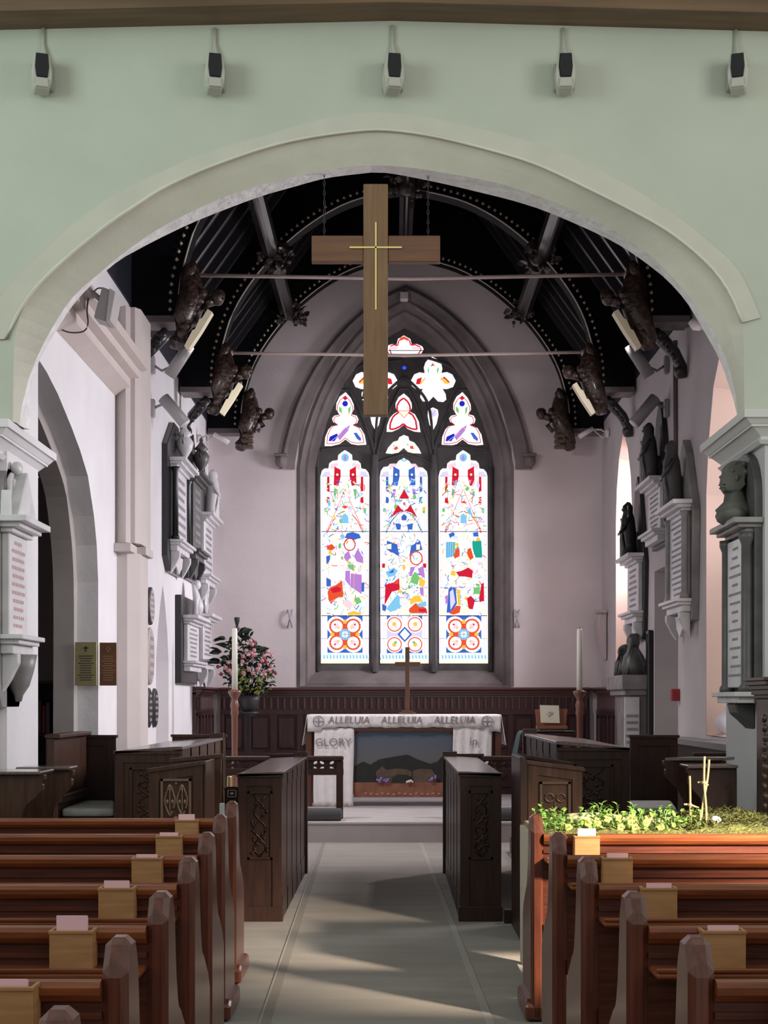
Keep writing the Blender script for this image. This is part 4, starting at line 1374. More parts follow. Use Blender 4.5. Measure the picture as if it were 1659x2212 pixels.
# ================================================================ MONUMENTS
def monument(label, X, s, d0, d1, z0, z1, zt0, zt1, backm, tabm, top='gable', orn='urn', proj=.05, m0=.12, lines=7, ink=M_INK, name='wall_monument', columns=False, apron=True, figm=M_MARBG):
    t = thing(name, label, 'monument', (X, (d0 + d1) / 2, z0))
    dm = (d0 + d1) / 2
    w = d1 - d0
    sx = lambda a, b: sorted((X + s * a, X + s * b))
    if top == 'gable':
        sil = [(d0, z0 + .15), (d0 + .18 * w, z0), (d1 - .18 * w, z0), (d1, z0 + .15), (d1, z1 - .32), (dm + .12 * w, z1), (dm - .12 * w, z1), (d0, z1 - .32)]
    elif top == 'obelisk':
        sil = [(d0 + .08 * w, z0), (d1 - .08 * w, z0), (d1, zt1), (dm + .16 * w, z1 - .15), (dm, z1), (dm - .16 * w, z1 - .15), (d0, zt1)]
    elif top == 'arch':
        sil = [(d0, z0 + .1), (d0 + .1 * w, z0), (d1 - .1 * w, z0), (d1, z0 + .1), (d1, z1 - .4)] + [(dm + w / 2 * math.cos(a), z1 - .4 + .4 * math.sin(a)) for a in [PI * k / 10 for k in range(1, 10)]] + [(d0, z1 - .4)]
    else:
        sil = [(d0, z0), (d1, z0), (d1, z1), (d0, z1)]
    m = MB()
    a, b = sx(0, proj)
    m.prism(sil, 'x', a, b, bev=.006)
    m.build('backing_slab', backm, t)
    a, b = sx(proj, proj + .05)
    m = MB(); m.prism([(d0 + m0, zt0), (d1 - m0, zt0), (d1 - m0, zt1), (d0 + m0, zt1)], 'x', a, b, bev=.006); m.build('tablet', tabm, t)
    m = MB()
    for (za, zb_, p, e) in ((0, .03, .08, .03), (.03, .06, .13, .06), (.06, .10, .18, .10)):
        a, b = sx(proj, proj + p)
        m.box(a, b, d0 + m0 - e, d1 - m0 + e, zt1 + za, zt1 + zb_, bev=.004)
    m.build('cornice', tabm, t)
    m = MB()
    for (za, zb_, p, e) in ((-.03, 0, .15, .07), (-.06, -.03, .12, .04), (-.12, -.06, .08, .02)):
        a, b = sx(proj, proj + p)
        m.box(a, b, d0 + m0 - e, d1 - m0 + e, zt0 + za, zt0 + zb_, bev=.004)
    m.build('shelf', tabm, t)
    if columns:
        for dd in (d0 + m0 - .03, d1 - m0 + .03):
            m = MB()
            xx = X + s * (proj + .06)
            m.lathe([(.045, 0), (.045, .03), (.032, .05), (.030, zt1 - zt0 - .06), (.045, zt1 - zt0 - .02), (.045, zt1 - zt0)], xx, dd, zt0, 12)
            m.build('column', backm, t)
    if apron:
        for dd in (d0 + m0 + .05, d1 - m0 - .05):
            m = MB()
            a, b = sx(proj, proj + .10)
            cz = zt0 - .12
            m.prism([(a if s > 0 else b, cz), (b if s > 0 else a, cz), (b if s > 0 else a, cz - .06), ((a + b) / 2, cz - .16), (a if s > 0 else b, cz - .24)], 'y', dd - .04, dd + .04, bev=.004)
            m.build('bracket', tabm, t)
        m = MB()
        a, b = sx(proj - .002, proj + .03)
        cz = zt0 - .14
        m.prism([(dm - .22 * w, cz), (dm + .22 * w, cz), (dm + .16 * w, cz - .12), (dm, cz - .20), (dm - .16 * w, cz - .12)], 'x', a, b, bev=.004)
        m.build('apron', tabm, t)
    # carved text rows
    m = MB()
    a, b = sx(proj + .05, proj + .0525)
    hh = (zt1 - zt0)
    for k in range(lines):
        zz = zt1 - hh * (k + 1) / (lines + 1.2)
        half = (w / 2 - m0 - .05) * random.uniform(.55, .95)
        q = -half
        while q < half - .02:
            l = random.uniform(.03, .09)
            m.box(a, b, dm + q, min(dm + q + l, dm + half), zz - hh / (lines * 5.5), zz + hh / (lines * 5.5))
            q += l + .022
    m.build('inscription', ink, t)
    # ornament standing on the cornice
    zt = zt1 + .10
    xx = X + s * (proj + .09)
    m = MB()
    if orn == 'urn':
        m.lathe([(.06, 0), (.06, .03), (.025, .05), (.03, .08), (.085, .17), (.10, .24), (.07, .29), (.05, .31), (.085, .33), (.05, .37), (.02, .41), (.025, .44), (.008, .47)], xx, dm, zt, 16)
        for q in (-1, 1):
            m.tube([(xx, dm + q * .09, zt + .22), (xx, dm + q * .14, zt + .26), (xx, dm + q * .11, zt + .32), (xx, dm + q * .07, zt + .30)], .012, 6)
        m.build('urn', tabm, t)
    elif orn == 'figure':
        # standing draped figure leaning on a pedestal
        q_ = .72
        m.tube([(xx, dm - .02, zt), (xx, dm - .01, zt + .14), (xx + s * .01, dm, zt + .28), (xx + s * .01, dm + .01, zt + .42), (xx + s * .01, dm + .02, zt + .49), (xx + s * .012, dm + .02, zt + .56), (xx, dm + .02, zt + .61)], [.13 * q_, .11 * q_, .125 * q_, .105 * q_, .055, .06, .02], 12)
        for k in range(7):
            m.tube([(xx + s * (.045 + .012 * (k % 2)), dm + (-.11 + .036 * k) * q_, zt), (xx + s * .085, dm + (-.08 + .027 * k) * q_, zt + .2), (xx + s * .08, dm + (-.05 + .02 * k) * q_, zt + .34), (xx + s * .045, dm + (-.02 + .012 * k), zt + .45)], .011, 6)
        m.ball((xx + s * .04, dm + .02, zt + .53), (.035, .036, .048), 10)
        m.ball((xx + s * .074, dm + .02, zt + .525), (.010, .008, .012), 6)
        m.tube([(xx, dm + .06, zt + .43), (xx + s * .05, dm + .12, zt + .33), (xx + s * .06, dm + .14, zt + .44)], .02, 8)
        m.tube([(xx, dm - .06, zt + .43), (xx + s * .08, dm - .10, zt + .31), (xx + s * .10, dm - .02, zt + .27)], .02, 8)
        m.build('figure', figm, t)
        m = MB()
        m.box(*sx(proj + .02, proj + .16), dm + .13, dm + .25, zt, zt + .26, bev=.008)
        m.box(*sx(proj + .01, proj + .18), dm + .11, dm + .27, zt + .26, zt + .29, bev=.004)
        m.build('pedestal', figm, t)
    elif orn == 'crest':
        m.prism([(dm, zt + .02), (dm + .09, zt + .12), (dm + .10, zt + .26), (dm - .10, zt + .26), (dm - .09, zt + .12)], 'x', *sx(proj, proj + .05), bev=.01)
        m.ball((X + s * (proj + .04), dm, zt + .33), (.04, .07, .05), 8)
        for q in (-1, 1):
            m.tube([(X + s * (proj + .03), dm + q * .06, zt + .02), (X + s * (proj + .03), dm + q * .16, zt + .10), (X + s * (proj + .03), dm + q * .15, zt + .24), (X + s * (proj + .03), dm + q * .10, zt + .28)], .018, 6)
        m.build('crest', tabm, t)
    elif orn == 'drape':
        for k in range(7):
            q = (k - 3) / 3
            m.tube([(xx - s * .04, dm + q * .05, zt + .40), (xx, dm + q * .12, zt + .22), (xx, dm + q * .17, zt)], [.02, .035, .03], 7)
        m.ball((xx, dm, zt + .38), (.05, .08, .06), 8)
        m.ball((xx + s * .02, dm - .02, zt + .12), (.06, .10, .10), 10)
        m.build('drapery', tabm, t)
    return t


# left wall
monument('large black and white marble wall monument nearest on the left chancel wall', XL, 1, 16.35, 17.75, 2.86, 4.52, 3.20, 3.98, M_SLATE, M_MARB, 'gable', 'urn', columns=True, proj=.06, m0=.22)
monument('dark slate wall monument second along the upper left chancel wall', XL, 1, 17.95, 18.95, 2.90, 4.66, 3.25, 4.05, M_SLATE, M_MARBD, 'obelisk', 'urn', proj=.07)
monument('pale wall monument with carved figure in the far corner of the upper left wall', XL, 1, 19.15, 20.3, 2.75, 4.45, 3.05, 3.72, M_MARBD, M_MARB, 'obelisk', 'figure', figm=M_MARB, proj=.05)
monument('lower left white draped monument on a black slab beside the panelling', XL, 1, 17.35, 18.75, 1.66, 2.66, 1.92, 2.34, M_SLATE, M_MARB, 'flat', 'drape', proj=.07, m0=.2, apron=False)
monument('small pale marble tablet low in the far corner of the left wall', XL, 1, 19.1, 20.25, 1.72, 2.80, 1.98, 2.45, M_MARBG, M_MARB, 'flat', 'crest', proj=.04, m0=.14)
# right wall
monument('dark monument with tall slate point beside the far south window', XR, -1, 16.75, 17.75, 2.13, 3.98, 2.45, 2.98, M_SLATE, M_MARB, 'obelisk', 'figure', figm=M_SLATE, proj=.05)
monument('high pointed wall monument with hooded figure over the doorway on the right', XR, -1, 15.35, 16.35, 3.04, 4.55, 3.20, 3.62, M_SLATE, M_MARB, 'obelisk', 'figure', figm=M_MARBD, proj=.05, m0=.14, apron=False)
monument('large white inscribed monument with grey statue on its cornice, right wall', XR, -1, 13.95, 14.95, 2.2, 3.92, 2.40, 3.20, M_MARBG, M_MARB, 'obelisk', 'figure', figm=M_MARBD, proj=.07, m0=.12, lines=14, columns=True)

# gothic monument on the left pier
t = monument('gothic gabled white monument with red-tinted text on the left pier', PL, 1, 9.52, 10.20, 1.42, 2.95, 1.88, 2.52, M_MARBG, M_MARB, 'gable', 'crest', proj=.05, m0=.10, lines=11, columns=False, ink=mat('faded_red_ink', (0.55, 0.36, 0.38), 0.8))
m = MB()
X = PL
m.prism([(9.60, 2.62), (10.12, 2.62), (9.86, 2.93)], 'x', X + .05, X + .16, bev=.006)
m.build('gablet', M_MARB, t)
for dd in (9.58, 10.14):
    m = MB()
    m.prism([(dd - .03, 2.62), (dd + .03, 2.62), (dd, 2.78)], 'x', X + .06, X + .12)
    m.build('pinnacle', M_MARB, t)
m = MB()
m.lathe([(.02, -.30), (.03, -.26), (.07, -.20), (.10, -.10), (.12, 0)], X + .10, 9.86, 1.76, 12)
m.build('corbel', M_MARBG, t)

# bust monument on the right pier
t = thing('bust_monument', 'tall monument with a stone bust and inscribed tablet on the right pier', 'monument', (PR, 9.86, 1.4))
X = PR
m = MB()
m.prism([(9.56, 1.45), (10.20, 1.45), (10.20, 2.95)] + [(9.88 + .32 * math.cos(a), 2.75 + .30 * math.sin(a)) for a in [PI * k / 10 for k in range(1, 10)]] + [(9.56, 2.75)], 'x', X - .05, X, bev=.006)
m.build('backing_slab', M_MARBD, t)
m = MB(); m.box(X - .10, X - .05, 9.66, 10.10, 1.55, 2.50, bev=.006); m.build('tablet', M_MARB, t)
for dd in (9.60, 10.16):
    m = MB(); m.lathe([(.05, 0), (.05, .03), (.036, .05), (.034, .92), (.05, .96), (.05, 1.0)], X - .09, dd, 1.52, 12); m.build('column', M_MARBD, t)
m = MB()
for (za, zb_, p, e) in ((0, .025, .10, .02), (.025, .05, .15, .05), (.05, .085, .19, .08)):
    m.box(X - p, X, 9.60 - e, 10.16 + e, 2.52 + za, 2.52 + zb_, bev=.004)
m.build('cornice', M_MARBG, t)
m = MB(); m.box(X - .18, X, 9.54, 10.22, 1.49, 1.52, bev=.004); m.box(X - .15, X, 9.57, 10.19, 1.45, 1.49, bev=.004); m.build('shelf', M_MARB, t)
m = MB(); m.prism([(X, 1.45), (X - .13, 1.45), (X - .11, 1.38), (X - .05, 1.33), (X, 1.28)], 'y', 9.75, 10.0, bev=.01); m.build('corbel', M_MARBD, t)
m = MB()
for k in range(15):
    zz = 2.44 - k * .058
    half = random.uniform(.07, .19)
    q = -half
    while q < half - .015:
        l = random.uniform(.02, .06)
        m.box(X - .1025, X - .10, 9.88 + q, min(9.88 + q + l, 9.88 + half), zz - .008, zz + .008)
        q += l + .015
m.build('inscription', M_INK, t)
m = MB()
bx, by, bz = X - .13, 9.80, 2.605
m.tube([(bx + .01, by, bz), (bx + .01, by, bz + .07), (bx + .015, by, bz + .13), (bx + .015, by, bz + .21)], [.08, .125, .07, .042], 12)
prof = [(-.030, .185), (-.062, .195), (-.066, .212), (-.060, .222), (-.070, .232), (-.064, .243), (-.084, .262), (-.064, .292), (-.070, .318), (-.058, .350), (-.028, .378), (.015, .388), (.058, .368), (.080, .325), (.074, .275), (.050, .235), (.045, .185)]
m.prism([(bx + u, bz + v) for u, v in prof], 'y', by - .052, by + .052, bev=.016, seg=2)
for k in range(16):
    a_ = k * .42
    m.ball((bx + .03 + .045 * math.cos(a_), by + .045 * math.sin(k * 2.1), bz + .33 + .045 * math.sin(a_)), (.022, .020, .018), 7)
for q in (-1, 1):
    m.ball((bx + .012, by + q * .056, bz + .275), (.014, .010, .022), 6)
for k in range(6):
    m.tube([(bx - .02, by + .02 + .012 * k, bz), (bx + .02, by + .10 + .02 * k, bz + .14), (bx + .05, by + .12 + .022 * k, bz + .30)], .04, 8)
m.ball((bx + .03, by + .20, bz + .28), (.07, .12, .10), 10)
m.ball((bx - .01, by + .0, bz + .04), (.10, .16, .07), 10)
m.build('bust', mat('bust_stone', (0.115, 0.115, 0.10), 0.6, var=.2), t)

# free standing bust on pedestal, right wall
t = thing('draped_monument', 'dark draped busts on an inscribed stone pedestal against the right wall', 'monument', (XR - .2, 17.0, STEP_Z))
m = MB()
m.box(XR - .24, XR - .002, 16.62, 17.65, STEP_Z, 1.52, bev=.01); m.build('pedestal', M_MARBG, t)
m = MB(); m.box(XR - .33, XR - .002, 16.55, 17.72, 1.58, 1.74, bev=.01); m.box(XR - .29, XR - .002, 16.58, 17.69, 1.52, 1.58, bev=.006); m.build('cap', M_MARBG, t)
m = MB(); m.box(XR - .06, XR - .004, 16.45, 16.60, STEP_Z, 2.22, bev=.01); m.build('backing_slab', M_SLATE, t)
m = MB(); m.prism([(XR - .30, .6), (XR - .29, 1.50), (XR - .13, 1.50), (XR - .13, .6)], 'y', 16.575, 16.60, bev=.004); m.build('text_panel', M_MARB, t)
m = MB()
for k in range(9):
    w = random.uniform(.05, .075)
    m.box(XR - .21 - w, XR - .21 + w, 16.571, 16.574, 1.30 - k * .072 - .013, 1.30 - k * .072 + .013)
m.build('inscription', M_INK, t)
for (ox, oy, s) in ((-.15, 16.80, 1.08), (-.20, 17.25, .8), (-.12, 17.52, .85)):
    m = MB()
    x, y, z = XR + ox, oy, 1.74
    m.tube([(x, y, z), (x, y, z + .10 * s), (x - .01, y, z + .20 * s), (x, y, z + .27 * s)], [.12 * s, .135 * s, .10 * s, .05 * s], 12)
    m.ball((x - .015, y, z + .34 * s), (.07 * s, .065 * s, .085 * s), 12)
    m.tube([(x + .02, y + .05, z), (x, y + .08, z + .22 * s), (x + .01, y + .03, z + .40 * s), (x - .03, y - .04, z + .36 * s), (x - .08, y - .05, z + .18 * s), (x - .09, y - .05, z)], [.09, .075, .05, .03, .03, .03], 8)
    for k in range(6):
        m.tube([(x - .09 * s + .035 * k * s, y - .10 * s, z), (x - .05 * s + .02 * k * s, y - .09 * s, z + .16 * s), (x - .03 * s + .01 * k * s, y - .05 * s, z + .28 * s)], .016, 6)
    m.build('bust', M_MARBD, t)

# small scroll bracket on the right wall near the corner
m = MB()
m.prism([(XR - .01, 2.62), (XR - .10, 2.60), (XR - .12, 2.45), (XR - .10, 2.25), (XR - .05, 2.05), (XR - .03, 1.98), (XR - .01, 2.02)], 'y', 19.95, 20.2, bev=.01)
m.box(XR - .13, XR - .002, 19.9, 20.25, 2.60, 2.64, bev=.006)
o = m.build('wall_corbel', mat('pale_corbel', (0.55, 0.47, 0.47), 0.6)); tag(o, 'small pale scrolled bracket high in the far right corner', 'corbel'); center_origin(o)

# wall ties on the east wall
for px, lab in ((626, 'left'), (1117, 'right')):
    m = MB()
    y = YE - .025
    for sgn in (-1, 1):
        m.tube([W(px + sgn * 5, 1317, y), W(px + sgn * 2, 1330, y - .03), W(px - sgn * 1, 1340, y - .03), W(px - sgn * 5, 1356, y)], .009, 6)
    o = m.build('wall_hook', M_FIXT if lab == 'left' else mat('pale_hook', (.45, .40, .40), .5))
    tag(o, 'small crossed metal wall hook on the east wall, %s of the window' % lab, 'hook'); center_origin(o)

# oval and round plaques on the left wall
def oval(px, py, ph, w, label, col, rimc):
    d = -XL * F / (CX - px)
    z = H + (CY - py) * d / F
    hh = ph * d / F / 2
    t = thing('oval_plaque', label, 'plaque', (XL, d, z - hh), None)
    xf = Matrix.Translation((XL + .004, d, z)) @ Matrix.Rotation(PI / 2, 4, 'Y') @ Matrix.Diagonal((hh, w / 2, 1, 1))
    m = MB(); m.lathe([(1.0, 0), (1.0, .020), (.93, .028)], 0, 0, 0, 28, smooth=False, xf=xf); m.build('rim', rimc, t)
    m = MB(); m.lathe([(.88, .026), (.88, .032)], 0, 0, 0, 28, smooth=False, xf=xf); m.build('face', col, t)
    m = MB()
    for k in range(5):
        q = (k - 2) * .3
        l = math.sqrt(1 - q * q) * .6
        m.box(q - .07, q + .07, -l, l, .031, .034, xf=xf)
    m.build('inscription', M_INK if col is not M_DARKM else M_FIXT, t)


M_PL1 = mat('plaque_pale', (0.50, 0.42, 0.40), 0.5)
M_PL2 = mat('plaque_brown', (0.10, 0.06, 0.055), 0.4)
oval(322, 1309, 82, .34, 'pale oval plaque with dark rim, topmost of the left wall plaques', M_PL1, M_DARKM)
oval(306, 1412, 84, .30, 'dark brown oval plaque left of the large pale oval', M_PL2, M_DARKM)
oval(321, 1417, 124, .36, 'large pale oval plaque in the middle of the left wall group', M_PL1, M_PL1)
oval(306, 1529, 88, .28, 'dark oval plaque in the bottom row, left one of three', M_DARKM, M_DARKM)
oval(318, 1529, 86, .28, 'dark oval plaque in the bottom row, middle one of three', M_DARKM, M_DARKM)
oval(331, 1529, 84, .28, 'dark oval plaque in the bottom row, right one of three', M_DARKM, M_DARKM)

# two metal plaques on the aisle arch jamb
def plaque(px0, px1, py0, py1, y, label, col, tc, title):
    t = thing('memorial_plaque', label, 'plaque', W((px0 + px1) / 2, py1, y))
    x0, z1 = XZ(px0, py0, y); x1, z0 = XZ(px1, py1, y)
    m = MB(); m.box(x0, x1, y, y + .012, z0, z1, bev=.003); m.build('plate', col, t)
    m = MB(); xm = (x0 + x1) / 2; h = z1 - z0
    m.box(xm - .006, xm + .006, y - .002, y, z1 - .22 * h, z1 - .09 * h); m.box(xm - .022, xm + .022, y - .002, y, z1 - .15 * h, z1 - .12 * h)
    for k in range(11):
        zz = z1 - h * (.32 + .055 * k)
        l = (x1 - x0) * random.uniform(.22, .38)
        m.box(xm - l, xm + l, y - .002, y, zz - .004, zz + .004)
    m.build('inscription', tc, t)


plaque(162, 209, 1387, 1481, 12.72, 'olive-gold metal plaque with black cross on the aisle arch jamb', M_PLQG, M_INKD, '')
plaque(215, 252, 1388, 1481, 12.78, 'copper brown metal plaque beside the gold one', M_PLQB, mat('faint_copper', (0.33, 0.19, 0.10), .4), '')

# aisle bookcase seen through the arch
yb = 14.3
bx0, bx1 = XZ(50, 0, yb)[0], XZ(122, 0, yb)[0]
t = thing('bookcase', 'dark wooden bookcase in the aisle beyond the left arch', 'bookcase', ((bx0 + bx1) / 2, yb + .15, 0))
m = MB(); m.box(bx0, bx0 + .03, yb, yb + .3, 0, 1.62); m.build('side_panel', M_OAK, t)
m = MB(); m.box(bx1 - .03, bx1, yb, yb + .3, 0, 1.62); m.build('side_panel', M_OAK, t)
m = MB(); m.box(bx0 - .02, bx1 + .02, yb - .02, yb + .3, 1.62, 1.65); m.build('top', M_OAK, t)
m = MB(); m.box(bx0, bx1, yb + .28, yb + .3, 0, 1.62); m.build('back_panel', M_OAK, t)
for zz in (.1, .62, 1.13):
    m = MB(); m.box(bx0 + .03, bx1 - .03, yb, yb + .28, zz, zz + .025); m.build('shelf', M_OAK, t)
cols = [('navy blue', (0.03, 0.06, 0.22)), ('sky blue', (0.10, 0.22, 0.38)), ('dark brown', (0.08, 0.04, 0.03)), ('crimson', (0.26, 0.03, 0.04)), ('slate grey', (0.12, 0.13, 0.15)), ]
xx = bx0 + .04
for k, (cn, cc) in enumerate(cols):
    w = .030 + .005 * (k % 3)
    hgt = (.30, .27, .31, .26, .29, .25)[k]
    m = MB(); m.box(xx, xx + w, yb + .04, yb + .22, 1.156, 1.156 + hgt, bev=.003)
    o = m.build('book', mat('book_' + cn.replace(' ', '_'), cc, .6)); tag(o, '%s book standing on the top shelf of the aisle bookcase' % cn, 'book', 'books in the aisle bookcase'); center_origin(o)
    xx += w + .007
m = MB(); m.box(-3.35, -3.12, 15.02, 15.18, H + 395 * 15.1 / F, H + 500 * 15.1 / F, bev=.02)
o = m.build('wall_cabinet', M_DARKM); tag(o, 'small dark box on the far wall of the aisle', 'cabinet'); center_origin(o)
# ================================================================ SANCTUARY
def dado_run(name, label, axis, a0, a1, wall, s):
    """panelled dado; axis 'x' runs along x on the east wall, 'y' along a side wall"""
    t = thing(name, label, 'wall panelling', ((a0 + a1) / 2, wall, STEP_Z) if axis == 'x' else (wall, (a0 + a1) / 2, STEP_Z))

    def bx(mb, p0, p1, d0, d1, z0, z1, bev=0.0):
        if axis == 'x':
            mb.box(p0, p1, *sorted((wall + s * d0, wall + s * d1)), z0, z1, bev=bev)
        else:
            mb.box(*sorted((wall + s * d0, wall + s * d1)), p0, p1, z0, z1, bev=bev)
    m = MB()
    bx(m, a0, a1, 0.002, .05, STEP_Z, 1.56)
    m.build('panel_field', M_DADO, t)
    m = MB()
    bx(m, a0, a1, 0.002, .16, 1.60, 1.635, .008)
    bx(m, a0, a1, 0.002, .12, 1.565, 1.60, .006)
    bx(m, a0, a1, 0.002, .09, 1.54, 1.565)
    m.build('cornice', mat('dado_cornice', (0.095, 0.032, 0.030), 0.3, coat=.4), t)
    m = MB()
    bx(m, a0, a1, .05, .065, 1.505, 1.54)
    bx(m, a0, a1, .05, .065, 1.31, 1.345)
    n = max(3, int((a1 - a0) / .088))
    for k in range(n):
        p = a0 + (a1 - a0) * (k + .5) / n
        bx(m, p - .016, p + .016, .05, .072, 1.345, 1.505, .006)
    m.build('fluted_frieze', mat('dado_frieze', (0.085, 0.036, 0.036), 0.32, coat=.3), t)
    m = MB()
    np_ = max(1, round((a1 - a0) / .36))
    w = (a1 - a0) / np_
    for k in range(np_ + 1):
        p = a0 + w * k
        bx(m, max(a0, p - .04), min(a1, p + .04), .05, .078, STEP_Z + .12, 1.31, .006)
    for zz in (STEP_Z + .10, .72, 1.27):
        bx(m, a0, a1, .05, .08, zz, zz + .07, .006)
    m.build('stiles_and_rails', M_DADO, t)
    for k in range(np_):
        p = a0 + w * (k + .5)
        for z0, z1 in ((STEP_Z + .20, .69), (.82, 1.24)):
            m = MB()
            bx(m, p - w / 2 + .065, p + w / 2 - .065, .05, .068, z0, z1, .012)
            m.build('raised_panel', M_DADO, t)


dado_run('dado_panelling', 'dark mahogany panelling with fluted frieze below the east window', 'x', XL + .17, XR - .17, YE, -1)
dado_run('dado_panelling', 'dark mahogany panelling return on the left side of the sanctuary', 'y', 18.85, YE - .005, XL, 1)
dado_run('dado_panelling', 'dark mahogany panelling return on the right side of the sanctuary', 'y', 18.05, YE - .005, XR, -1)

# altar ------------------------------------------------------------------
ya = 18.1
t = thing('altar', 'communion table with dark wood legs and a painted landscape panel below', 'altar', W(873, 1742, ya))
zt = 1.285
lx = [XZ(667, 0, ya)[0], XZ(1077, 0, ya)[0]]
for x in lx:
    for y in (ya + .05, ya + .72):
        m = MB(); m.box(x - .035, x + .035, y - .035, y + .035, STEP_Z, zt - .02, bev=.006); m.build('leg', mat('altar_leg_wood', (0.10, 0.035, 0.022), 0.35, coat=.3), t)
m = MB(); m.box(lx[0] - .04, lx[1] + .04, ya + .02, ya + .76, zt - .03, zt, bev=.004); m.build('table_top', M_DADO, t)
x0, z1 = XZ(765, 1568, ya); x1, z0 = XZ(977, 1580, ya)
m = MB(); m.box(lx[0], lx[1], ya + .02, ya + .05, z0, z1 + .05, bev=.004); m.build('apron_rail', mat('altar_rail_wood', (0.17, 0.065, 0.04), 0.35, coat=.3), t)
# painting
t2 = thing('landscape_painting', 'painted board of dusky blue sky over dark hills with terracotta strip, under the altar', 'painting', W(871, 1722, ya + .05))
sky = bpy.data.materials.new('painted_sky')
sky.use_nodes = True
nt = sky.node_tree
tc = nt.nodes.new('ShaderNodeTexCoord'); sp = nt.nodes.new('ShaderNodeSeparateXYZ'); rp = nt.nodes.new('ShaderNodeValToRGB')
nt.links.new(tc.outputs['Generated'], sp.inputs[0]); nt.links.new(sp.outputs['Z'], rp.inputs[0]); nt.links.new(rp.outputs[0], nt.nodes['Principled BSDF'].inputs['Base Color'])
rp.color_ramp.elements[0].color = (0.11, 0.115, 0.12, 1); rp.color_ramp.elements[0].position = .45
rp.color_ramp.elements[1].color = (0.075, 0.11, 0.165, 1)
nt.nodes['Principled BSDF'].inputs['Roughness'].default_value = .5
m = MB(); yp = ya + .06
P = [XZ(x, y, yp) for x, y in ((765, 1690), (978, 1690), (978, 1590), (968, 1580), (935, 1576), (872, 1573), (800, 1576), (773, 1581), (765, 1592))]
m.prism(P, 'y', yp, yp + .02); m.build('painted_sky', sky, t2)
m = MB(); P = [XZ(x, y, yp) for x, y in ((766, 1690), (766, 1655), (785, 1645), (800, 1652), (820, 1640), (850, 1635), (880, 1630), (905, 1642), (930, 1650), (945, 1645), (958, 1630), (977, 1620), (977, 1690))]
m.prism(P, 'y', yp - .012, yp); m.build('painted_hills', M_HILL, t2)
m = MB()
for q in (((815, 1690), (812, 1668), (825, 1655), (835, 1663), (855, 1660), (880, 1662), (890, 1668), (885, 1690)), ((890, 1690), (892, 1664), (910, 1660), (932, 1662), (940, 1672), (942, 1690))):
    m.prism([XZ(x, y, yp) for x, y in q], 'y', yp - .018, yp - .012)
m.build('painted_rocks', M_ROCK, t2)
m = MB(); m.prism([XZ(x, y, yp) for x, y in ((845, 1690), (848, 1678), (860, 1673), (880, 1674), (892, 1682), (893, 1690))], 'y', yp - .03, yp - .018); m.build('painted_mound', M_HILL, t2)
for (a, b, c) in ((826, 1683, M_PURPLE), (835, 1686, M_PURPLE), (818, 1687, M_PURPLE), (932, 1683, M_PURPLE), (938, 1678, M_PURPLE), (882, 1688, M_CARD), (888, 1686, M_PINK)):
    m = MB()
    for k in range(4):
        x, z = XZ(a + random.uniform(-4, 4), b + random.uniform(-3, 3), yp - .05)
        m.ball((x, yp - .05 - .01 * random.random(), z), .014, 6)
    m.build('flower', c, t2)
m = MB(); m.prism([XZ(x, y, yp) for x, y in ((764, 1722), (970, 1722), (977, 1718), (977, 1690), (764, 1690))], 'y', yp - .02, yp + .02, bev=.003); m.build('terracotta_strip', M_TERRA, t2)
m = MB()
for k in range(15):
    x, z = XZ(790 + 12.2 * k, 1714 + (k % 3), yp)
    m.ball((x, yp - .022, z), (.022, .006, .012), 7)
m.build('pebble_row', mat('pebble_pink', (0.42, 0.22, 0.17), .7), t2)
m = MB(); m.prism([XZ(x, y, yp) for x, y in ((860, 1574), (885, 1574), (882, 1578), (863, 1578))], 'y', yp - .03, yp); m.build('top_catch', M_DARKM, t2)

# cloths (each its own thing, lying on the table)
def drape_panel(name, label, px0, px1, py0, py1, y, words, group=None, seed=0, m_=M_CLOTH):
    rnd = random.Random(seed)
    x0, z1 = XZ(px0, py0, y); x1, z0 = XZ(px1, py1, y)
    t = thing(name, label, 'cloth', ((x0 + x1) / 2, y, z0), group)
    n, k = 26, 14
    ph = rnd.uniform(0, 6)
    rows = []
    for j in range(k + 1):
        v = j / k
        rows.append([(x0 + (x1 - x0) * i / n + .006 * math.sin(v * 5 + ph) * (1 if i in (0, n) else 0), y - .012 * (1 + math.sin(i * 1.1 + ph + .6 * math.sin(v * 4))) * (.25 + v * .75), z1 + (z0 - z1) * v + (.008 * math.sin(i * .9 + ph) if j == k else 0)) for i in range(n + 1)])
    m = MB(); m.loft(rows, smooth=True)
    o = m.build('cloth_panel', m_, t)
    md = o.modifiers.new('thick', 'SOLIDIFY'); md.thickness = .004; md.offset = 1
    for (s, px, py, h, sx) in words:
        m = MB(); cx_, cz_ = XZ(px, py, y)
        text_mb(m, s, h * y / F * 1.35, lambda u, v, w: (cx_ + u, y - .028 + w, cz_ + v), .002, sx)
        m.build('lettering', mat('stitched_grey_lettering', (0.26, 0.22, 0.23), .8), t)
    return t


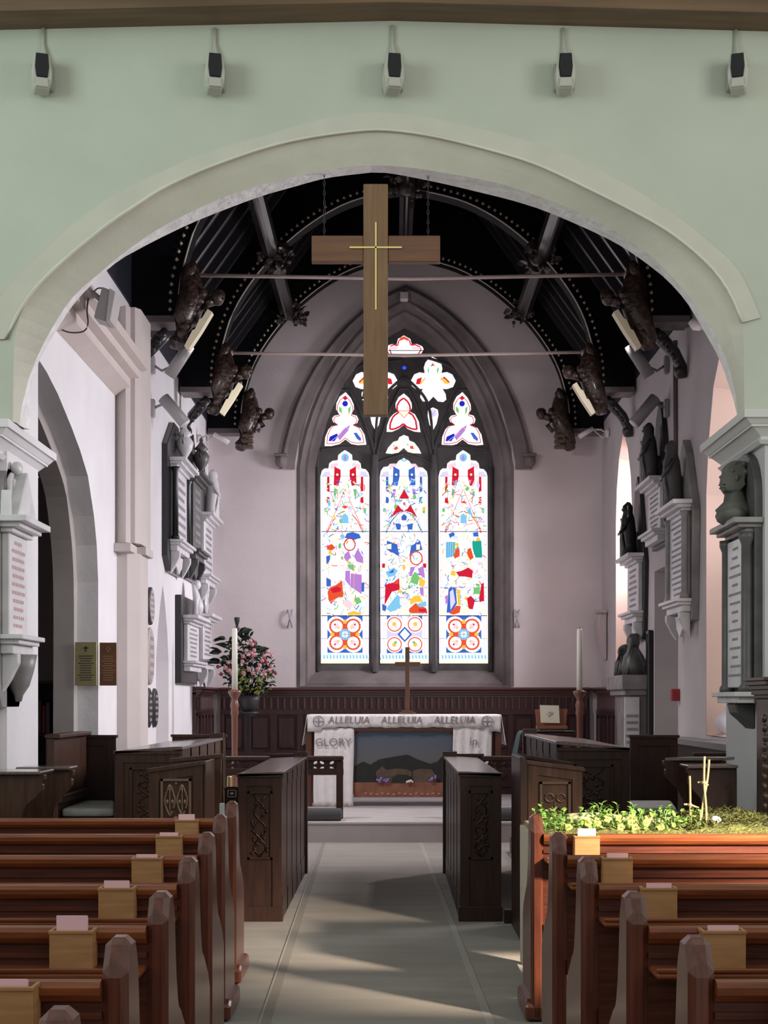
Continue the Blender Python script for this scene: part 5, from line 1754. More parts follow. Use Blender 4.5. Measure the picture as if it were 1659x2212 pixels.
drape_panel('altar_hanging', 'white linen hanging lettered GLORY on the left front of the altar', 678, 764, 1572, 1742, ya - .004, [('GLORY', 720, 1604, 18, 1.0)], seed=1)
drape_panel('altar_hanging', 'white linen hanging lettered in on the right front of the altar', 978, 1062, 1563, 1742, ya - .004, [('in', 1023, 1602, 19, 1.0)], seed=4)
t = thing('altar_cloth', 'white linen altar cloth lettered ALLELUIA three times along its front edge', 'cloth', W(873, 1570, ya - .03))
yf = ya - .034
x0, x1 = XZ(664, 0, yf)[0], XZ(1082, 0, yf)[0]
m = MB()
n = 90
rows = []
prof = [(.80, 0.0), (.0, 0.0), (-.02, -.008), (-.028, -.03), (-.030, -.09), (-.028, -.15)]
for j, (dy, dz) in enumerate(prof):
    r = []
    for i in range(n + 1):
        u = i / n
        e = .020 * math.sin(i * .45) + .012 * math.sin(i * 1.3 + 1)
        edge = 1.35 if (u < .07 or u > .93) else 1.0
        r.append((x0 + (x1 - x0) * u, ya + dy + (e * .25 if j > 2 else 0), zt + .012 + dz * edge + (e * .25 if j == len(prof) - 1 else 0)))
    rows.append(r)
m.loft(rows, smooth=True)
for s, xx in ((-1, x0), (1, x1)):
    m.loft([[(xx + s * (.004 + .010 * j), ya - .03 + (.80 + .03) * i / 10, zt + .012 - .36 * j / 6 - (.08 * math.sin(i) * j / 6 if False else 0)) for i in range(11)] for j in range(7)], smooth=True)
o = m.build('linen', M_CLOTH, t)
md = o.modifiers.new('thick', 'SOLIDIFY'); md.thickness = .005
for px in (754, 868, 982):
    m = MB(); cx_, cz_ = XZ(px, 1556, yf)
    text_mb(m, 'ALLELUIA', .122, lambda u, v, w: (cx_ + u + v * .12, yf - .006 + w, cz_ + v), .003, .94)
    m.build('lettering', mat('stitched_grey_lettering', (0.26, 0.22, 0.23), .8), t)
for px in (688, 1052):
    m = MB(); cx_, cz_ = XZ(px, 1558, yf)
    m.tube([(cx_ + .062 * math.cos(a), yf - .006, cz_ + .062 * math.sin(a)) for a in [i * PI / 10 for i in range(20)]], .005, 5, closed=True)
    m.tube([(cx_ - .05, yf - .006, cz_), (cx_ + .05, yf - .006, cz_)], .005, 5)
    m.tube([(cx_, yf - .006, cz_ - .06), (cx_, yf - .006, cz_ + .06)], .005, 5)
    m.build('emblem', mat('stitched_grey_lettering', (0.26, 0.22, 0.23), .8), t)

# altar cross
y = ya + .35
t = thing('altar_cross', 'slim plain brown wooden cross standing on the altar', 'cross', W(880, 1540, y))
zb_ = zt + .016
xc_, ztp = XZ(880, 1398, y)
wd = mat('altar_cross_wood', (0.115, 0.055, 0.035), .4)
m = MB(); m.box(xc_ - .026, xc_ + .026, y - .02, y + .02, zb_ + .04, ztp, bev=.003); m.build('upright', wd, t)
za, zb2 = XZ(0, 1440, y)[1], XZ(0, 1430, y)[1]
m = MB(); m.box(XZ(853, 0, y)[0], XZ(908, 0, y)[0], y - .018, y + .018, za, zb2, bev=.003); m.build('arm', wd, t)
m = MB(); m.box(xc_ - .10, xc_ + .10, y - .08, y + .08, zb_, zb_ + .02, bev=.003); m.box(xc_ - .07, xc_ + .07, y - .06, y + .06, zb_ + .02, zb_ + .042, bev=.003); m.build('base', wd, t)


# tall candlesticks
def candlestick(px, y, label, ptop, pjoin):
    x = XZ(px, 0, y)[0]
    t = thing('standing_candlestick', label, 'candlestick', (x, y, STEP_Z), 'tall candlesticks either side of the altar')
    zj = XZ(0, pjoin, y)[1]
    hh = zj - STEP_Z
    m = MB()
    m.lathe([(.15, 0), (.15, .03), (.12, .05), (.06, .09), (.035, .14), (.03, .2), (.045, .25), (.032, .30), (.034, hh * .5), (.036, hh - .30), (.048, hh - .26), (.040, hh - .22), (.052, hh - .17), (.038, hh - .13), (.034, hh - .10), (.060, hh - .06), (.075, hh - .03), (.075, hh - .015), (.04, hh)], x, y, STEP_Z, 18)
    m.build('pole', mat('candlestick_wood', (0.17, 0.065, 0.04), .3, coat=.5), t)
    m = MB()
    zt_ = XZ(0, ptop, y)[1]
    m.lathe([(.034, 0), (.030, zt_ - zj - .02), (.024, zt_ - zj)], x, y, zj, 16)
    c = m.build('candle', M_CANDLE, t)
    m = MB(); m.tube([(x, y, zt_), (x + .003, y, zt_ + .022)], .003, 5); m.build('wick', M_DARKM, c)


candlestick(507, 17.35, 'tall wooden candlestick with white candle in front of the flowers', 1357, 1490)
candlestick(1252, 17.35, 'tall wooden candlestick with white candle at the right of the altar', 1358, 1491)

# flower arrangement
yf_ = 18.93
fx, fz = XZ(538, 1490, yf_)
t = thing('flower_arrangement', 'large arrangement of pink flowers and dark leaves on a stand by the east wall', 'flowers', (fx, yf_, STEP_Z))
m = MB(); m.lathe([(.16, 0), (.16, .02), (.03, .05), (.02, .2), (.02, 1.05), (.12, 1.09), (.12, 1.11)], fx, yf_, STEP_Z, 16); m.build('stand', M_DARKM, t)
m = MB(); m.lathe([(.07, 0), (.11, .06), (.13, .14), (.13, .20)], fx, yf_, STEP_Z + 1.11, 16); m.build('bowl', M_DARKM, t)
rnd = random.Random(3)
cz0 = fz + .02


def inside(px, py):
    # silhouette of the arrangement in pixels: broad below, narrow at the top left
    if not (470 < px < 600 and 1360 < py < 1500):
        return False
    L_ = 505 - (py - 1360) * .30 if py < 1440 else 481 + (py - 1440) * .30
    R_ = 530 + (py - 1360) * .75 if py < 1440 else 594 - (py - 1440) * .25
    return L_ < px < R_


m = MB(); cnt = 0
while cnt < 430:
    px, py = rnd.uniform(470, 600), rnd.uniform(1360, 1500)
    if inside(px, py):
        yy = yf_ + rnd.uniform(-.16, .12)
        x, z = XZ(px, py, yf_)
        m.leaf((x, yy, z), rnd.uniform(.06, .12), rnd.uniform(.03, .05), rnd.uniform(0, 6.3), rnd.uniform(-.7, 1.0), rnd.uniform(-1, 1))
        cnt += 1
m.build('foliage', M_LEAF, t)
m = MB()
for px, py, a in ((482, 1408, 2.9), (480, 1432, 3.0), (490, 1382, 2.6), (520, 1366, .6), (528, 1372, 2.0), (490, 1400, 2.4), (478, 1432, 3.3), (497, 1425, 2.2), (545, 1400, 1), (556, 1410, .4)):
    for k in range(3):
        x, z = XZ(px, py, yf_)
        m.leaf((x + rnd.uniform(-.02, .02), yf_ - .15 + rnd.uniform(-.05, .05), z + rnd.uniform(-.02, .02)), .16, .075, a + rnd.uniform(-.4, .4), rnd.uniform(-.2, .5), rnd.uniform(-1.2, 1.2))
m.build('broad_leaves', M_LEAF, t)
m = MB()
for k in range(90):
    px, py = rnd.uniform(508, 588), rnd.uniform(1455, 1496)
    if rnd.random() < .35:
        px, py = rnd.uniform(505, 528), rnd.uniform(1440, 1460)
    x, z = XZ(px, py, yf_)
    m.leaf((x, yf_ - .20 + rnd.uniform(-.06, .04), z), rnd.uniform(.05, .09), .03, rnd.uniform(0, 6.3), rnd.uniform(-.9, .6), rnd.uniform(-1, 1))
m.build('yellow_green_leaves', M_LEAFY, t)
m = MB()
for k in range(26):
    a = rnd.uniform(-1.0, 1.0)
    m.tube([(fx + rnd.uniform(-.05, .05), yf_, STEP_Z + 1.25), (fx + a * .25, yf_ - .08, fz + .1 + .3 * (1 - abs(a))), (fx + a * .40, yf_ - .12, fz + .15 + .5 * (1 - abs(a)))], .004, 5)
m.build('stems', M_LEAF, t)
fl = [(545, 1386), (549, 1394), (553, 1406), (548, 1412), (530, 1419), (528, 1430), (552, 1416), (582, 1409), (575, 1418), (570, 1428), (591, 1418), (590, 1440), (585, 1448), (574, 1452), (576, 1458), (531, 1454), (551, 1455), (492, 1444), (500, 1449), (505, 1455), (565, 1438), (541, 1446), (498, 1432), (560, 1446), (536, 1407)]
for px, py in fl:
    x, z = XZ(px, py, yf_)
    m = MB()
    yy = yf_ - .26
    for k in range(6):
        m.ball((x + .013 * math.cos(k * 1.05), yy, z + .013 * math.sin(k * 1.05)), (.014, .010, .014), 7)
    m.ball((x, yy - .01, z), .014, 7)
    m.build('blossom', M_ROSE, t)
for px, py in ((475, 1441), (482, 1457), (553, 1392), (574, 1425), (578, 1431), (598, 1455), (568, 1430), (546, 1420)):
    x, z = XZ(px, py, yf_)
    m = MB(); m.ball((x, yf_ - .22, z), (.022, .02, .024), 8); m.build('bud', M_ROSED, t)
# dark spoon-shaped candle snuffer above the flowers
y = 19.9
x, z = XZ(512, 1340, y)
t = thing('wall_sconce', 'dark cup-shaped iron sconce on a rod rising behind the flowers', 'sconce', (x, y, STEP_Z))
m = MB(); m.tube([(x, y, STEP_Z), (x, y, z - .06)], .008, 6); m.build('rod', M_DARKM, t)
m = MB(); m.lathe([(.008, -.10), (.022, -.05), (.035, .0), (.038, .03), (.028, .04)], x, y, z, 12); m.build('cup', M_DARKM, t)

# credence table, book stand and card
yc_ = 17.6
t = thing('credence_table', 'small side table at the right of the altar under a dark green cloth', 'table', W(1165, 1700, yc_))
x0, x1 = XZ(1133, 0, yc_)[0], XZ(1222, 0, yc_)[0] + .12
ztc = XZ(0, 1582, yc_)[1]
m = MB(); m.box(x0, x1, yc_, yc_ + .5, ztc - .03, ztc, bev=.006); m.build('table_top', M_DADO, t)
m = MB(); m.box(x0 + .03, x1 - .02, yc_ + .02, yc_ + .46, .6, ztc - .03, bev=.006); m.build('cabinet_body', mat('credence_wood', (0.12, 0.042, 0.028), .35, coat=.3), t)
for x in (x0 + .04, x1 - .04):
    for y in (yc_ + .04, yc_ + .44):
        m = MB(); m.box(x - .025, x + .025, y - .025, y + .025, STEP_Z, ztc - .03); m.build('leg', M_DADO, t)
m = MB()
m.loft([[(x1, yc_ - .012 + .5 * j / 8, ztc + .012) for j in range(9)], [(x0 - .02, yc_ - .012 + .5 * j / 8, ztc + .012) for j in range(9)], [(x0 - .05, yc_ - .012 + .5 * j / 8, ztc - .03) for j in range(9)],
        [(x0 - .09 + .02 * math.sin(j * 1.3), yc_ - .012 + .5 * j / 8, ztc - .25) for j in range(9)], [(x0 - .06 + .03 * math.sin(j * 1.3), yc_ - .012 + .5 * j / 8, ztc - .40) for j in range(9)]], smooth=True)
o = m.build('green_cloth', M_GREENCL); md = o.modifiers.new('thick', 'SOLIDIFY'); md.thickness = .004
tag(o, 'dark green cloth hanging over the left edge of the side table', 'cloth')
t = thing('book_stand', 'red-brown wooden book stand on the side table', 'book stand', W(1190, 1580, yc_ + .2))
ys = yc_ + .12
wd = mat('bookstand_wood', (0.25, 0.09, 0.045), .4, coat=.3)
P = [XZ(x, y, ys) for x, y in ((1156, 1533), (1160, 1568), (1222, 1570), (1226, 1532), (1215, 1531), (1166, 1532))]
zz0 = ztc + .018
m = MB(); m.prism(P, 'y', ys, ys + .03, bev=.004); m.build('back_rest', wd, t)
a, b = XZ(1158, 1568, ys)[0], XZ(1224, 1568, ys)[0]
m = MB(); m.box(a, b, ys - .10, ys + .03, P[1][1] - .035, P[1][1] + .0, bev=.004); m.build('ledge', wd, t)
m = MB(); m.box(a + .03, b - .03, ys - .07, ys + .1, zz0, P[1][1] - .035, bev=.004); m.build('base', wd, t)
m = MB(); P2 = [XZ(x, y, ys - .03) for x, y in ((1166, 1523), (1207, 1524), (1209, 1562), (1168, 1561))]
m.prism(P2, 'y', ys - .035, ys - .025)
o = m.build('card', M_CARD); m = MB(); cx_, cz_ = XZ(1187, 1543, ys - .04)
m.tube([(cx_ - .04, ys - .037, cz_ + .01), (cx_ - .01, ys - .037, cz_ - .03), (cx_ + .035, ys - .037, cz_ + .005)], .003, 5)
m.tube([(cx_ + .012 * math.cos(i), ys - .037, cz_ + .015 + .016 * math.sin(i)) for i in range(7)], .0025, 5)
m.tube([(cx_ + .03 + .010 * math.cos(i), ys - .037, cz_ + .015 + .012 * math.sin(i)) for i in range(7)], .0025, 5)
o['_o'] = (0, 0, 0)
d = m.build('drawing', M_FIXT, o)
tag(o, 'cream card with a small pencil drawing propped on the book stand', 'card')


X0 = lambda px, d: (px - CX) * d / F
# communion rails
def rail(xa, xb, y, label):
    t = thing('communion_rail', label, 'rail', ((xa + xb) / 2, y, STEP_Z), 'communion rails')
    zr = XZ(0, 1633, y)[1]
    m = MB(); m.box(xa, xb, y - .05, y + .05, zr - .05, zr, bev=.010); m.build('handrail', M_OAK, t)
    m = MB()
    # pierced band: bottom bar plus a lattice of small pointed eyes
    zb1 = XZ(0, 1660, y)[1]; zb2 = XZ(0, 1674, y)[1]
    holes = []
    n = int((xb - xa) / .165)
    for k in range(n):
        c = xa + (xb - xa) * (k + .5) / n
        for (ox, oz, a) in ((-.035, .030, .5), (.035, .030, -.5), (-.035, -.028, -.5), (.035, -.028, .5)):
            zc = (zr - .05 + zb1) / 2 - .01
            pts = []
            for q in range(8):
                an = q * PI / 4
                u, v = .026 * math.cos(an), .014 * math.sin(an)
                pts.append((c + ox + u * math.cos(a) - v * math.sin(a) * 1, zc + oz + u * math.sin(a) + v * math.cos(a)))
            holes.append(pts)
    m.plate([(xa + .002, zb1), (xb - .002, zb1), (xb - .002, zr - .05), (xa + .002, zr - .05)], holes, .03, lambda u, v, w: (u, y + w, v))
    m.build('pierced_band', M_OAK, t)
    m = MB(); m.box(xa, xb, y - .03, y + .03, zb2, zb1, bev=.004); m.build('lower_rail', M_OAK, t)
    for x in (xa + .04, xb - .04) + (((xa + xb) / 2,) if xb - xa > 1.6 else ()):
        m = MB(); m.box(x - .036, x + .036, y - .035, y + .035, STEP_Z, zr - .05, bev=.006); m.build('post', M_OAK, t)


rail(XZ(420, 0, 16.25)[0] - .35, XZ(742, 0, 16.25)[0], 16.25, 'left communion rail with pierced tracery band, post ending at the sanctuary gap')
rail(XZ(968, 0, 16.25)[0], XR - .62, 16.25, 'right communion rail with pierced tracery band, mostly behind the stalls')


for (a_, b_, lab) in ((-1.9, X0(738, 15.9), 'left'), (1.05, 2.3, 'right')):
    m = MB(); m.prism([(15.90, STEP_Z + .002), (16.14, STEP_Z + .002), (16.14, STEP_Z + .09), (16.10, STEP_Z + .125), (15.94, STEP_Z + .125), (15.90, STEP_Z + .09)], 'x', a_, b_, bev=.025, seg=2)
    o = m.build('kneeler', M_CUSHD); tag(o, 'long dark kneeler cushion below the %s communion rail' % lab, 'kneeler'); center_origin(o)

# ================================================================ CHOIR STALLS
def carve_mb(x0, x1, y, z0, z1, style):
    """gothic tracery carving on a panel facing the nave"""
    m = MB()
    xm, w, h = (x0 + x1) / 2, x1 - x0, z1 - z0
    r = .007
    if style == 'tracery':
        for s in (-1, 1):
            c = xm + s * w * .24
            for q in (-1, 1):
                pts = [(c + q * w * .20 * math.sin(PI * v) * (1 if v < .6 else .9), y, z0 + h * (.35 + .6 * v)) for v in [k / 12 for k in range(13)]]
                m.tube(pts, r, 6)
            m.tube([(c, y, z0 + h * (.4 + .5 * k / 6)) for k in range(7)], r * .8, 5)
            m.ball((c - w * .1, y, z0 + h * .62), (w * .06, .008, h * .05), 8)
            m.ball((c + w * .1, y, z0 + h * .62), (w * .06, .008, h * .05), 8)
        for q in (-1, 1):
            m.tube([(xm + q * w * .45, y, z0 + h * .02), (xm + q * w * .30, y, z0 + h * .20), (xm, y, z0 + h * .34)], r, 6)
        m.ball((xm, y, z0 + h * .12), (w * .14, .012, h * .08), 8)
        m.ball((xm, y, z0 + h * .97), (w * .06, .012, h * .03), 8)
    elif style == 'trefoil':
        for s in (-1, 1):
            m.tube([(xm + s * w * .22 + w * .16 * math.cos(a), y, z0 + h * .78 + w * .16 * math.sin(a)) for a in [k * PI / 7 for k in range(14)]], r, 5, closed=True)
            m.tube([(xm + s * w * .42, y, z0 + h * .52), (xm + s * w * .10, y, z0 + h * .62), (xm, y, z0 + h * .45)], r, 6)
            m.tube([(xm, y, z0 + h * .40), (xm + s * w * .20, y, z0 + h * .16), (xm + s * w * .40, y, z0 + h * .04)], r, 6)
            m.ball((xm + s * w * .30, y, z0 + h * .12), (w * .08, .010, h * .05), 8)
        m.tube([(xm, y, z0 + h * .05), (xm, y, z0 + h * .70)], r, 6)
    else:
        rnd = random.Random(int(abs(x0) * 1000))
        for k in range(26):
            a = rnd.uniform(0, 6.3)
            m.ball((xm + rnd.uniform(-.4, .4) * w, y, z0 + rnd.uniform(.05, .95) * h), (w * .06, .009, h * .035), 6, rot=(0, a, 0))
        m.tube([(xm + w * .3 * math.sin(k * .9), y, z0 + h * k / 12) for k in range(13)], r, 5)
        m.tube([(xm - w * .3 * math.sin(k * .9), y, z0 + h * k / 12) for k in range(13)], r, 5)
    return m


def end_panel(t, x0, x1, y, z0, z1, m_, carve=None, th=.05, slope=0.0, frame=.06, name='end_panel', cz=(.45, .88), cm=None, plinth=True):
    """framed upright board facing the nave; slope raises the right-hand top corner"""
    m = MB()
    zl, zr = (z1 - slope, z1) if slope > 0 else (z1, z1 + slope)
    m.prism([(x0, z0), (x1, z0), (x1, zr), (x0, zl)], 'y', y + .012, y + th)
    f = min(frame, (x1 - x0) * .22)
    g_ = (zr - zl) / (x1 - x0) * f
    m.prism([(x0, z0), (x0 + f, z0), (x0 + f, zl + g_), (x0, zl)], 'y', y, y + .014)
    m.prism([(x1 - f, z0), (x1, z0), (x1, zr), (x1 - f, zr - g_)], 'y', y, y + .014)
    sl = (zr - zl) / (x1 - x0) * f
    m.prism([(x0 + f, zl + sl - f), (x1 - f, zr - sl - f), (x1 - f, zr - sl), (x0 + f, zl + sl)], 'y', y + .001, y + .014)
    m.prism([(x0 + f, z0), (x1 - f, z0), (x1 - f, z0 + f * 1.4), (x0 + f, z0 + f * 1.4)], 'y', y + .001, y + .014)
    m.prism([(x0 - .012, zl), (x1 + .012, zr), (x1 + .012, zr + .022), (x0 - .012, zl + .022)], 'y', y - .012, y + th + .012)
    if plinth:
        m.box(x0 - .01, x1 + .01, y - .012, y + th, z0, z0 + .10, bev=.004)
    o = m.build(name, m_, t)
    if carve:
        a = z0 + (z1 - z0) * cz[0]
        b = z0 + (z1 - z0) * cz[1]
        g = (x1 - x0) * .26
        m = carve_mb(x0 + g, x1 - g, y + .008, a, b, carve)
        for (p, q, r_, s_) in ((x0 + g - .015, x0 + g, a - .02, b + .02), (x1 - g, x1 - g + .015, a - .02, b + .02), (x0 + g - .015, x1 - g + .015, b + .005, b + .02), (x0 + g - .015, x1 - g + .015, a - .02, a - .005)):
            m.box(p, q, y - .002, y + .014, r_, s_)
        m.build('carving', cm or m_, o)
    return o


def desk(xa, xb, y0, y1, z0, zf, aisle, label, m_, ledge_side, group=None, carve='leaf', top=True, ztop=None, end_th=.05):
    """a run of choir desk going back from y0 to y1; aisle = x of the face towards the aisle"""
    t = thing('choir_desk', label, 'choir stall', ((xa + xb) / 2, (y0 + y1) / 2, z0), group)
    end_panel(t, xa, xb, y0, z0, zf, m_, carve)
    s = 1 if aisle == xb else -1
    ztop = ztop or zf + .12
    # aisle face with panels
    m = MB()
    fx = aisle
    a, b = sorted((fx - s * .004, fx - s * .04))
    m.box(a, b, y0 + .05, y1, z0, ztop)
    a, b = sorted((fx, fx - s * .02))
    n = 5
    L_ = y1 - y0 - .05
    for k in range(n + 1):
        p = y0 + .05 + L_ * k / n
        m.box(a, b, max(p - .035, y0 + .05), min(p + .035, y1), z0, ztop)
    m.box(a, b, y0 + .05, y1, z0, z0 + .16)
    m.box(a, b, y0 + .05, y1, ztop - .10, ztop)
    m.build('front_panelling', m_, t)
    # sloping book board, hinge high at the aisle side
    m = MB()
    far = xa if aisle == xb else xb
    m.prism([(aisle + s * .015, ztop), (aisle + s * .015, ztop + .022), (aisle - s * .05, ztop + .022), (far, zf + .022), (far, zf)], 'y', y0 - .012, y1, bev=.003)
    m.build('book_board', mat('book_board_oak', (0.11, 0.075, 0.065), 0.17, coat=.6, wood=(0.07, 0.045, 0.04), vscale=6, stretch=(8, .8, 8)), t)
    m = MB()
    a, b = sorted((aisle + s * .02, aisle - s * .10))
    m.box(a, b, y1, y1 + .06, z0, ztop + .06, bev=.004)
    m.build('far_post', m_, t)
    return t


def X_(px, d):
    return (px - CX) * d / F


def Z_(py, d):
    return H + (CY - py) * d / F


# front desks flanking the aisle
DL0, DL1 = X_(515, 10.2), X_(608, 10.2)
desk(DL0, DL1, 10.2, 13.0, 0, Z_(1672, 10.2) - .02, DL1, 'dark oak choir desk flanking the aisle on the left', M_OAK, 1, ztop=Z_(1672, 10.2) - .02 + .012)
DR0, DR1 = X_(994, 10.2), X_(1083, 10.2)
desk(DR0, DR1, 10.2, 13.0, 0, Z_(1671, 10.2) - .02, DR0, 'dark oak choir desk flanking the aisle on the right', M_OAK, -1, ztop=Z_(1671, 10.2) - .02 + .012)
# taller back boards at the far end of those desks
for (a, b, lab) in ((X_(585, 13.2), X_(655, 13.2), 'left'), (X_(968, 13.2), X_(1041, 13.2), 'right')):
    t = thing('stall_end', 'dark oak far end board of the %s aisle desk, rising above its book board' % lab, 'choir stall', ((a + b) / 2, 13.15, 0))
    end_panel(t, a, b, 13.12, 0, Z_(1634, 13.12), M_OAK, None)
# low plinth board on the right
m = MB(); m.box(DR1 + .012, X_(1122, 10.1), 10.1, 10.16, 0, .09, bev=.004)
o = m.build('plinth_board', M_OAK); tag(o, 'low dark plinth board on the floor beside the right aisle desk', 'board'); center_origin(o)

# left clergy stall
t = thing('clergy_stall', 'left clergy stall with open gothic tracery carved on its front panel', 'choir stall', (-1.3, 9.7, 0))
end_panel(t, X_(322, 9.4), X_(438, 9.4), 9.4, 0, Z_(1651, 9.4), M_OAKB, 'tracery', slope=.05, cz=(.60, .90), cm=mat('carved_oak_highlight', (0.17, 0.10, 0.065), .25, coat=.6))
m = MB(); a = X_(441, 9.42); m.box(a - .006, a + .010, 9.42, 9.9, 0, Z_(1645, 9.4), bev=.004); m.build('side_panel', M_OAKB, t)
end_panel(t, X_(371, 9.95), X_(477, 9.95), 9.95, 0, Z_(1636, 9.95), M_OAKB, None, slope=.03, name='back_panel')
m = MB(); m.box(X_(371, 9.95), X_(440, 9.46), 9.46, 9.94, Z_(1668, 9.7), Z_(1668, 9.7) + .03, bev=.005); m.build('book_board', M_OAKB, t)
# right clergy stall
t = thing('clergy_stall', 'right clergy stall with trefoil carving on its front panel', 'choir stall', (1.0, 9.7, 0))
end_panel(t, X_(1141, 9.42), X_(1258, 9.42), 9.42, 0, Z_(1650, 9.42), M_OAKB, 'trefoil', slope=-.045, cz=(.55, .88), cm=mat('carved_oak_dim', (0.085, 0.05, 0.035), .3, coat=.4))
m = MB(); m.prism([(X_(1123, 9.39), 0), (X_(1139, 9.39), 0), (X_(1139, 9.39), Z_(1643, 9.39)), (X_(1123, 9.39), Z_(1634, 9.39))], 'y', 9.36, 9.42, bev=.004); m.build('corner_post', M_OAK, t)
m = MB(); m.box(X_(1123, 9.39), X_(1123, 9.39) + .04, 9.42, 10.05, 0, Z_(1636, 9.42), bev=.004); m.build('side_panel', M_OAK, t)
end_panel(t, X_(1119, 10.0), X_(1235, 10.0), 10.0, 0, Z_(1635, 10.0), M_OAK, None, slope=-.06, name='back_panel')

# rear choir desks and seats
FZ = .14                                  # raised floor of the back stalls
m = MB(); m.box(XL + .02, -1.2, 10.72, 14.9, 0, FZ); struct(m, 'floor_stall_left', M_OAK)
m = MB(); m.box(1.15, XR - .02, 10.72, 14.9, 0, FZ); struct(m, 'floor_stall_right', M_OAK)
desk(X_(248, 10.8), X_(390, 10.8), 10.8, 13.4, FZ, Z_(1629, 10.8), X_(390, 10.8), 'rear choir desk on the left with a carved end panel', M_OAKB, 1, carve='leaf', ztop=Z_(1629, 10.8) + .03)
desk(X_(1205, 10.8), X_(1360, 10.8), 10.8, 13.4, FZ, Z_(1622, 10.8), X_(1205, 10.8), 'rear choir desk on the right with a carved end panel', M_OAK, -1, carve='leaf', ztop=Z_(1622, 10.8) + .045)
t = thing('stall_end', 'tall dark end board beyond the rear left choir desk', 'choir stall', (X_(430, 13.5), 13.5, FZ))
end_panel(t, X_(372, 13.55), X_(486, 13.55), 13.55, 0, Z_(1592, 13.55), M_OAKB, None)


def bench(x0, x1, y, label, s, zend, m_):
    """stall bench seen from its end: tall end board facing the nave, seat with cushion running back"""
    t = thing('stall_bench', label, 'bench', ((x0 + x1) / 2, y, FZ))
    end_panel(t, x0, x1, y, FZ, zend, m_, None, name='bench_end')
    return t


bench(X_(157, 11.9), X_(249, 11.9), 11.9, 'left stall bench with tall plain end board by the aisle arch', -1, Z_(1594, 11.9), M_OAK)
bench(X_(1362, 11.9), X_(1464, 11.9), 11.9, 'right stall bench with tall plain end board in front of the doorway', 1, Z_(1594, 11.9), M_OAK)
# seat cushions in front of them
m = MB(); m.prism([(X_(133, 10.9), 10.9), (X_(247, 10.9), 10.9), (X_(247, 11.8), 11.8), (X_(170, 11.8), 11.8)], 'z', .64, .70, bev=.02, seg=2)
o = m.build('seat_cushion', M_CUSH); tag(o, 'grey-green seat cushion on the left stall bench', 'cushion'); center_origin(o)
m = MB(); m.box(X_(133, 10.9), X_(247, 10.9), 10.85, 11.85, .58, .638, bev=.006)
o = m.build('bench_seat', M_OAK); tag(o, 'dark plank seat under the left stall cushion', 'bench'); center_origin(o)
m = MB(); m.prism([(X_(1362, 11.0), 11.0), (X_(1462, 11.0), 11.0), (X_(1450, 11.8), 11.8), (X_(1350, 11.8), 11.8)], 'z', .64, .70, bev=.02, seg=2)
o = m.build('seat_cushion', M_CUSH); tag(o, 'grey-green seat cushion on the right stall bench', 'cushion'); center_origin(o)
m = MB(); m.box(X_(1364, 11.0), X_(1455, 11.0), 10.95, 11.85, .58, .638, bev=.006)
o = m.build('bench_seat', M_OAK); tag(o, 'dark plank seat under the right stall cushion', 'bench'); center_origin(o)
for x0, x1, lab in ((X_(160, 11.2), X_(240, 11.2), 'left'), (X_(1370, 11.2), X_(1445, 11.2), 'right')):
    pass

# wall benches along the piers, panelled backs
t = thing('wall_bench', 'panelled back of the wall bench behind the left pier, sloping away', 'bench', (-2.3, 11.3, FZ))
m = MB(); m.box(XL + .03, XL + .09, 10.72, 11.85, FZ, 1.20, bev=.006); m.build('back_panel', M_OAKB, t)
m = MB(); m.box(XL + .02, XL + .13, 10.72, 11.85, 1.20, 1.23, bev=.006); m.build('capping', M_OAKB, t)
m = MB(); m.box(XL + .09, XL + .14, 10.75, 11.8, .75, .80, bev=.004); m.build('arm_rail', M_OAKB, t)
t = thing('wall_bench', 'panelled back of the wall bench along the right wall, grey ledge on top', 'bench', (2.7, 11.3, FZ))
m = MB(); m.box(XR - .12, XR - .04, 10.72, 14.8, FZ, 1.06, bev=.006); m.build('back_panel', M_OAK, t)
m = MB(); m.box(XR - .16, XR - .02, 10.72, 14.8, 1.06, 1.12, bev=.006); m.build('capping', mat('grey_ledge', (0.24, 0.22, 0.225), .5), t)
m = MB(); m.box(X_(1500, 10.72), XR - .12, 10.75, 10.80, FZ, Z_(1626, 10.75), bev=.006); m.build('end_board', M_OAK, t)


def scroll_end(t, x0, x1, y, ztop, s, m_, name='scroll_end'):
    """desk end with an S-curved edge: wide moulded top, cut in below, sweeping out at the foot. s=+1: curve on the right edge"""
    a, b = (x0, x1) if s > 0 else (x1, x0)
    w = b - a
    prof = [(a, 0.0), (b + w * .25, 0.0), (b + w * .25, .02), (b + w * .20, ztop - .60), (b + w * .02, ztop - .46), (b - w * .22, ztop - .40), (b - w * .34, ztop - .30), (b - w * .30, ztop - .20), (b - w * .08, ztop - .12), (b, ztop - .09), (b, ztop - .055), (b - w * .04, ztop - .05), (b + w * .03, ztop - .03), (b + w * .03, ztop), (a, ztop)]
    top = spline(prof[3:9], 24)
    P = prof[:3] + list(top) + prof[9:]
    m = MB(); m.prism(P, 'y', y, y + .06, bev=.005)
    m.build(name, m_, t)


